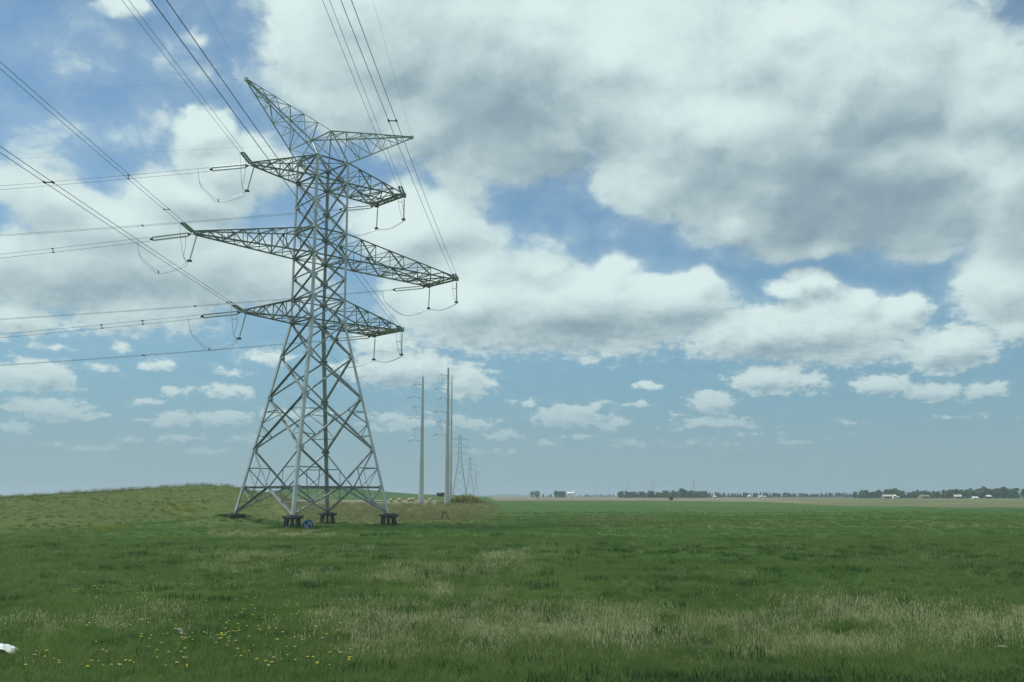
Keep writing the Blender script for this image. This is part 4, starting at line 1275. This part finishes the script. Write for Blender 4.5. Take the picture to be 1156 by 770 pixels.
world = bpy.data.worlds.new('World'); scene.world = world; world.use_nodes = True
def build_sky():
    nt = world.node_tree; N = nt.nodes; L = nt.links
    for n in list(N): N.remove(n)
    out = N.new('ShaderNodeOutputWorld'); bg = N.new('ShaderNodeBackground'); bg.inputs['Strength'].default_value = .1
    L.new(bg.outputs[0], out.inputs['Surface'])
    tc = N.new('ShaderNodeTexCoord')
    sky = N.new('ShaderNodeTexSky'); sky.sky_type = 'NISHITA'; sky.sun_disc = False
    sky.sun_elevation = SUN_EL; sky.sun_rotation = math.atan2(SUN_DIR.x, SUN_DIR.y)
    sky.altitude = 700; sky.air_density = 1.0; sky.dust_density = 1.2; sky.ozone_density = 2.0

    def math_(nt_, op, a, b=None, c=None, clamp=False):
        x = nt_.nodes.new('ShaderNodeMath'); x.operation = op; x.use_clamp = clamp
        for i, v in enumerate((a, b, c)):
            if v is None: continue
            if isinstance(v, (int, float)): x.inputs[i].default_value = v
            else: nt_.links.new(v, x.inputs[i])
        return x.outputs[0]

    def rngn(nt_, x, a, b, c=0.0, d=1.0, smooth=True):
        r = nt_.nodes.new('ShaderNodeMapRange'); r.interpolation_type = 'SMOOTHSTEP' if smooth else 'LINEAR'
        for i, v in enumerate((a, b, c, d)): r.inputs[i + 1].default_value = v
        nt_.links.new(x, r.inputs[0]); return r.outputs[0]

    def mixc(f, a, b):
        x = N.new('ShaderNodeMix'); x.data_type = 'RGBA'
        if isinstance(f, (int, float)): x.inputs[0].default_value = f
        else: L.new(f, x.inputs[0])
        for s, v in ((6, a), (7, b)):
            if isinstance(v, tuple): x.inputs[s].default_value = (*v, 1)
            else: L.new(v, x.inputs[s])
        return x.outputs[2]

    def sky_xy(px, py):
        d = ray(px, py).normalized()
        return math.degrees(math.atan2(d.x, d.y)), math.degrees(math.asin(d.z))

    def blobs(nt_, vec, lst, k=.62):
        """Largest of a set of soft ellipses given by compass bearing and height above the horizon."""
        acc = None; sv = nt_.nodes.new('ShaderNodeSeparateXYZ'); nt_.links.new(vec, sv.inputs[0])
        for px, py, rx, ry, amp in lst:
            a, e = sky_xy(px, py)
            a1, _ = sky_xy(px + rx, py); _, e1 = sky_xy(px, py - ry)
            sx, sy = (a1 - a) / k, (e1 - e) / k
            vm = nt_.nodes.new('ShaderNodeVectorMath'); vm.operation = 'MULTIPLY_ADD'
            if acc is None: nt_.links.new(vec, vm.inputs[0])
            else:       # carrying the running maximum along keeps the evaluation serial
                cx = nt_.nodes.new('ShaderNodeCombineXYZ'); nt_.links.new(sv.outputs[0], cx.inputs[0]); nt_.links.new(sv.outputs[1], cx.inputs[1]); nt_.links.new(acc, cx.inputs[2])
                nt_.links.new(cx.outputs[0], vm.inputs[0])
            vm.inputs[1].default_value = (1 / sx, 1 / sy, 0); vm.inputs[2].default_value = (-a / sx, -e / sy, 0)
            g = nt_.nodes.new('ShaderNodeTexGradient'); g.gradient_type = 'SPHERICAL'
            nt_.links.new(vm.outputs[0], g.inputs[0])
            v = g.outputs['Fac']
            if amp != 1: v = math_(nt_, 'MULTIPLY', v, amp)
            if acc is None: acc = v
            else:
                x = nt_.nodes.new('ShaderNodeMath'); x.operation = 'SMOOTH_MAX'; x.inputs[2].default_value = .12
                nt_.links.new(acc, x.inputs[0]); nt_.links.new(v, x.inputs[1]); acc = x.outputs[0]
        return acc

    CL = [  # px, py, rx, ry, amount
        (430, 60, 125, 100, 1.25), (560, 90, 150, 110, 1.5), (400, 20, 90, 60, 1.1), (500, 140, 70, 50, 1.1), (620, 150, 70, 45, 1.0),
        (700, 70, 150, 110, 1.5), (800, 150, 130, 95, 1.5), (930, 120, 170, 120, 1.6), (1010, 190, 130, 85, 1.5), (880, 215, 90, 55, 1.3),
        (730, 210, 42, 42, .9), (838, 252, 40, 26, .9), (1110, 120, 90, 110, 1.2), (1140, 220, 80, 80, 1.1), (1125, 325, 62, 50, .95), (1150, 370, 40, 25, .8),
        (930, 282, 120, 16, .62), (1040, 290, 60, 20, .6), (900, 30, 120, 40, 1.1), (620, 10, 110, 40, 1.1),
        (470, 255, 80, 55, 1.0), (540, 300, 100, 50, .75), (520, 345, 90, 48, 1.05), (650, 350, 145, 48, 1.2), (745, 342, 80, 34, 1.05), (600, 375, 70, 25, .9), (700, 385, 60, 18, .8),
        (892, 326, 24, 13, .95), (914, 318, 24, 16, 1.0), (902, 311, 15, 11, .85), (932, 327, 16, 9, .7), (790, 318, 26, 18, .9), (690, 305, 34, 20, .9), (610, 300, 30, 18, .8), (965, 345, 26, 18, .9), (1030, 340, 24, 15, .9), (860, 376, 90, 30, 1.0), (930, 368, 100, 34, 1.05), (1010, 350, 46, 24, .85), (1072, 392, 58, 25, 1.0), (960, 395, 120, 22, .75),
        (868, 427, 46, 15, .95), (915, 432, 35, 14, .7), (1000, 434, 36, 12, .9), (1060, 440, 50, 12, .8), (1110, 441, 38, 11, .8), (880, 441, 60, 8, .6),
        (806, 455, 32, 14, .95), (810, 480, 62, 9, .65), (640, 470, 44, 13, .95), (692, 478, 22, 8, .7), (736, 436, 17, 6, .8), (672, 456, 18, 7, .55), (718, 458, 18, 7, .6),
        (715, 500, 40, 6, .5), (800, 503, 50, 7, .5), (570, 492, 22, 7, .65), (900, 500, 60, 6, .4), (530, 478, 40, 9, .65), (450, 478, 50, 13, .65), (620, 500, 30, 6, .5),
        (455, 415, 75, 24, .95), (525, 430, 34, 22, .9), (430, 385, 50, 22, .7),
        (232, 150, 34, 30, 1.0), (262, 190, 70, 40, 1.0), (215, 215, 80, 36, .9), (60, 225, 90, 36, .8), (130, 250, 120, 40, .95),
        (60, 300, 130, 60, .85), (200, 300, 130, 60, .9), (150, 350, 120, 34, .7), (290, 310, 80, 50, .8), (20, 360, 80, 30, .75),
        (30, 425, 52, 20, .95), (140, 391, 17, 11, .62), (178, 411, 26, 9, .62), (115, 416, 28, 8, .55), (60, 395, 40, 7, .5), (255, 420, 30, 7, .5), (80, 440, 30, 6, .45), (160, 452, 30, 6, .5), (110, 505, 40, 6, .5), (230, 508, 40, 6, .5), (60, 500, 30, 6, .45), (20, 455, 30, 8, .5), (590, 455, 24, 6, .5), (760, 470, 24, 5, .5), (660, 490, 26, 5, .5), (560, 510, 40, 5, .5), (860, 492, 40, 5, .45), (960, 480, 40, 5, .4), (1080, 470, 50, 6, .4), (300, 400, 40, 14, .6),
        (55, 462, 52, 12, .95), (105, 470, 26, 6, .7), (18, 484, 24, 8, .7), (192, 473, 28, 9, .85), (247, 472, 34, 9, .85), (250, 443, 40, 11, .7), (195, 442, 26, 9, .6), (205, 494, 40, 8, .55), (275, 495, 35, 7, .5), (150, 495, 30, 6, .45), (330, 470, 60, 10, .6),
        (135, 4, 34, 14, .75), (232, 40, 22, 14, .5), (270, 470, 20, 7, .6),
        (140, 60, 170, 70, .30), (120, 150, 130, 40, .42), (70, 185, 100, 30, .44), (560, 215, 90, 30, .45), (790, 260, 80, 24, .45),
    ]
    DK = [(560, 110, 150, 85, .95), (620, 178, 100, 30, .75), (475, 55, 90, 60, .6), (940, 228, 165, 66, 1.3), (1010, 165, 105, 60, 1.0), (860, 95, 70, 30, .7), (780, 180, 60, 40, .5),
          (660, 368, 130, 26, .9), (560, 360, 60, 20, .55), (900, 398, 110, 16, .8), (1080, 408, 50, 8, .5), (120, 320, 150, 40, .85), (260, 320, 70, 36, .7), (200, 240, 60, 20, .3), (1130, 250, 60, 60, .6), (1140, 350, 40, 20, .5), (1060, 60, 60, 40, .3), (880, 438, 60, 7, .4), (640, 480, 40, 5, .4), (1060, 448, 90, 5, .4), (40, 438, 50, 8, .4), (455, 432, 70, 12, .5), (840, 250, 30, 12, -.0)]

    LT = [(330, 20, 30, 40, .7), (690, 40, 60, 40, 1.0), (760, 70, 60, 40, .9), (820, 130, 50, 30, .8), (720, 120, 70, 30, .8), (620, 30, 50, 30, .8), (440, 130, 50, 30, .4), (830, 252, 40, 22, .6), (520, 330, 60, 20, .8), (720, 315, 80, 20, .7), (230, 150, 30, 24, .6), (450, 245, 50, 40, .8), (1110, 185, 40, 30, .6), (1130, 310, 30, 20, .5), (880, 20, 80, 30, .5)]
    # density as a node group, so that it can be read twice: here, and a little nearer to the sun
    def density_group():
        g = bpy.data.node_groups.new('cloud_density', 'ShaderNodeTree')
        g.interface.new_socket('Sky', in_out='INPUT', socket_type='NodeSocketVector')
        g.interface.new_socket('Field', in_out='OUTPUT', socket_type='NodeSocketFloat')
        gi = g.nodes.new('NodeGroupInput'); go = g.nodes.new('NodeGroupOutput')

        def noise(scale, detail, rough, vec, col=False, off=(0, 0, 0), squash=1.5):
            mp = g.nodes.new('ShaderNodeVectorMath'); mp.operation = 'MULTIPLY_ADD'
            g.links.new(vec, mp.inputs[0]); mp.inputs[1].default_value = (scale, scale * squash, scale); mp.inputs[2].default_value = off
            n = g.nodes.new('ShaderNodeTexNoise'); n.inputs['Scale'].default_value = 1
            n.noise_dimensions = '2D'
            n.inputs['Detail'].default_value = detail; n.inputs['Roughness'].default_value = rough
            g.links.new(mp.outputs[0], n.inputs['Vector'])
            return n.outputs['Color' if col else 'Fac']
        v = gi.outputs[0]
        w = noise(.16, 4, .6, v, True)
        wm = g.nodes.new('ShaderNodeVectorMath'); wm.operation = 'MULTIPLY_ADD'
        g.links.new(w, wm.inputs[0]); wm.inputs[1].default_value = (4.4, 2.6, 0); wm.inputs[2].default_value = (-2.2, -1.3, 0)
        # less warp low down, where the clouds are far and small
        sp = g.nodes.new('ShaderNodeSeparateXYZ'); g.links.new(v, sp.inputs[0])
        ws = rngn(g, sp.outputs[1], 2, 22, .22, 1.0, False)
        sc = g.nodes.new('ShaderNodeVectorMath'); sc.operation = 'SCALE'; g.links.new(wm.outputs[0], sc.inputs[0]); g.links.new(ws, sc.inputs['Scale'])
        ad = g.nodes.new('ShaderNodeVectorMath'); ad.operation = 'ADD'; g.links.new(v, ad.inputs[0]); g.links.new(sc.outputs[0], ad.inputs[1])
        F = blobs(g, ad.outputs[0], CL)
        # the rest of the sky, outside the picture: broken cloud
        ax = math_(g, 'ABSOLUTE', sp.outputs[0]); o1 = rngn(g, ax, 33, 44); o2 = rngn(g, sp.outputs[1], 33, 44)
        rest = math_(g, 'MULTIPLY', math_(g, 'MAXIMUM', o1, o2), math_(g, 'ADD', noise(.045, 3, .5, v, off=(7, 3, 0)), -.05))
        F = math_(g, 'MAXIMUM', F, rest)
        nlow = noise(.22, 8, .55, v); nhi = noise(1.15, 8, .62, v, off=(3.3, 9.1, 0), squash=1.9)
        def billow(scale, vec, squash):
            mp = g.nodes.new('ShaderNodeVectorMath'); mp.operation = 'MULTIPLY_ADD'
            g.links.new(vec, mp.inputs[0]); mp.inputs[1].default_value = (scale, scale * squash, 0); mp.inputs[2].default_value = (1.7, 4.1, 0)
            vo = g.nodes.new('ShaderNodeTexVoronoi'); vo.voronoi_dimensions = '2D'; vo.feature = 'F1'; vo.normalize = True
            vo.inputs['Scale'].default_value = 1; vo.inputs['Detail'].default_value = 4; vo.inputs['Roughness'].default_value = .50
            g.links.new(mp.outputs[0], vo.inputs['Vector'])
            return math_(g, 'MULTIPLY_ADD', vo.outputs['Distance'], -1.5, .98)
        # rounded heads: cells broken up by the same slow warp as the outline
        jt = g.nodes.new('ShaderNodeVectorMath'); jt.operation = 'MULTIPLY_ADD'
        g.links.new(noise(.9, 3, .5, v, True, off=(5, 2, 0)), jt.inputs[0]); jt.inputs[1].default_value = (.8, .5, 0); g.links.new(ad.outputs[0], jt.inputs[2])
        blow = billow(.24, jt.outputs[0], 1.35)
        mixn = g.nodes.new('ShaderNodeMix'); mixn.data_type = 'FLOAT'; mixn.inputs[0].default_value = .60
        g.links.new(nlow, mixn.inputs[2]); g.links.new(blow, mixn.inputs[3]); nlow = mixn.outputs[0]
        far = rngn(g, sp.outputs[1], 3, 16, 1.0, 0.0)
        nn = g.nodes.new('ShaderNodeMix'); nn.data_type = 'FLOAT'
        g.links.new(far, nn.inputs[0]); g.links.new(nlow, nn.inputs[2]); g.links.new(nhi, nn.inputs[3])
        amp = rngn(g, sp.outputs[1], 3, 16, 1.15, .80)
        d = math_(g, 'MULTIPLY_ADD', math_(g, 'SUBTRACT', nn.outputs[0], .5), amp, F)
        g.links.new(d, go.inputs[0]); return g

    sep = N.new('ShaderNodeSeparateXYZ'); nv = N.new('ShaderNodeVectorMath'); nv.operation = 'NORMALIZE'
    L.new(tc.outputs['Generated'], nv.inputs[0]); L.new(nv.outputs[0], sep.inputs[0])
    az = math_(nt, 'MULTIPLY', math_(nt, 'ARCTAN2', sep.outputs[0], sep.outputs[1]), 57.29578)
    el = math_(nt, 'MULTIPLY', math_(nt, 'ARCSINE', sep.outputs[2]), 57.29578)
    cmb = N.new('ShaderNodeCombineXYZ'); L.new(az, cmb.inputs[0]); L.new(el, cmb.inputs[1])
    G = density_group()

    def dens(vec):
        x = N.new('ShaderNodeGroup'); x.node_tree = G; L.new(vec, x.inputs[0]); return x.outputs[0]
    d0 = dens(cmb.outputs[0])
    off = N.new('ShaderNodeVectorMath'); off.operation = 'ADD'; L.new(cmb.outputs[0], off.inputs[0])
    step = N.new('ShaderNodeVectorMath'); step.operation = 'SCALE'; step.inputs[0].default_value = (-.55, 1.15, 0)
    L.new(rngn(nt, el, 3, 15, .32, 1.0), step.inputs['Scale']); L.new(step.outputs[0], off.inputs[1])
    d1 = dens(off.outputs[0])
    soft = rngn(nt, el, 5, 20, .24, .25)
    ar = N.new('ShaderNodeMapRange'); ar.interpolation_type = 'SMOOTHSTEP'
    L.new(d0, ar.inputs[0]); ar.inputs[1].default_value = .26; L.new(math_(nt, 'ADD', soft, .26), ar.inputs[2])
    veil = rngn(nt, d0, -.05, .50, 0, .34)
    veil = math_(nt, 'MULTIPLY', veil, rngn(nt, el, 3, 15, .1, 1))
    alpha = math_(nt, 'MAXIMUM', math_(nt, 'MULTIPLY_ADD', ar.outputs[0], math_(nt, 'MULTIPLY_ADD', veil, -1.0, 1.0), veil), veil)
    dark = blobs(nt, cmb.outputs[0], DK, .62)
    rel = math_(nt, 'SUBTRACT', d0, d1)
    lit = math_(nt, 'MULTIPLY_ADD', rel, 1.05, .67)
    lit = math_(nt, 'SUBTRACT', lit, rngn(nt, d0, .6, 1.4, 0, .10))
    lit = math_(nt, 'MULTIPLY_ADD', blobs(nt, cmb.outputs[0], LT, .62), .62, lit)
    lit = math_(nt, 'SUBTRACT', lit, math_(nt, 'MULTIPLY', dark, .62))
    lit = rngn(nt, lit, -.40, 1.25)
    low = rngn(nt, el, 0, 11, 1, 0)
    grey = mixc(low, (2.35, 3.45, 4.1), (3.2, 4.6, 5.1))
    white = mixc(low, (7.1, 8.6, 8.5), (5.9, 7.0, 6.9))
    cloud = mixc(lit, grey, white)
    blue = N.new('ShaderNodeMix'); blue.data_type = 'RGBA'; blue.blend_type = 'MULTIPLY'; blue.inputs[0].default_value = 1
    L.new(sky.outputs[0], blue.inputs[6]); blue.inputs[7].default_value = (*SKY_TINT, 1)
    horizon = rngn(nt, el, -1, 18, .95, 0)
    base = mixc(horizon, blue.outputs[2], mixc(rngn(nt, el, 0, 8), (2.75, 4.05, 4.55), (1.85, 3.5, 4.5)))
    alpha = math_(nt, 'MULTIPLY', alpha, rngn(nt, el, .5, 9, .15, 1))
    col = mixc(alpha, base, cloud)
    L.new(col, bg.inputs['Color'])


SKY_TINT = (.80, 1.05, 1.05)
build_sky()

scene.view_settings.view_transform = 'Standard'
scene.view_settings.look = 'None'
scene.view_settings.exposure = 0
scene.view_settings.gamma = 1
scene.view_settings.use_curve_mapping = False
world.cycles.sampling_method = 'MANUAL'
world.cycles.sample_map_resolution = 256
scene.cycles.volume_bounces = 0
scene.cycles.max_bounces = 3
scene.cycles.transparent_max_bounces = 6
scene.cycles.sample_clamp_indirect = 4
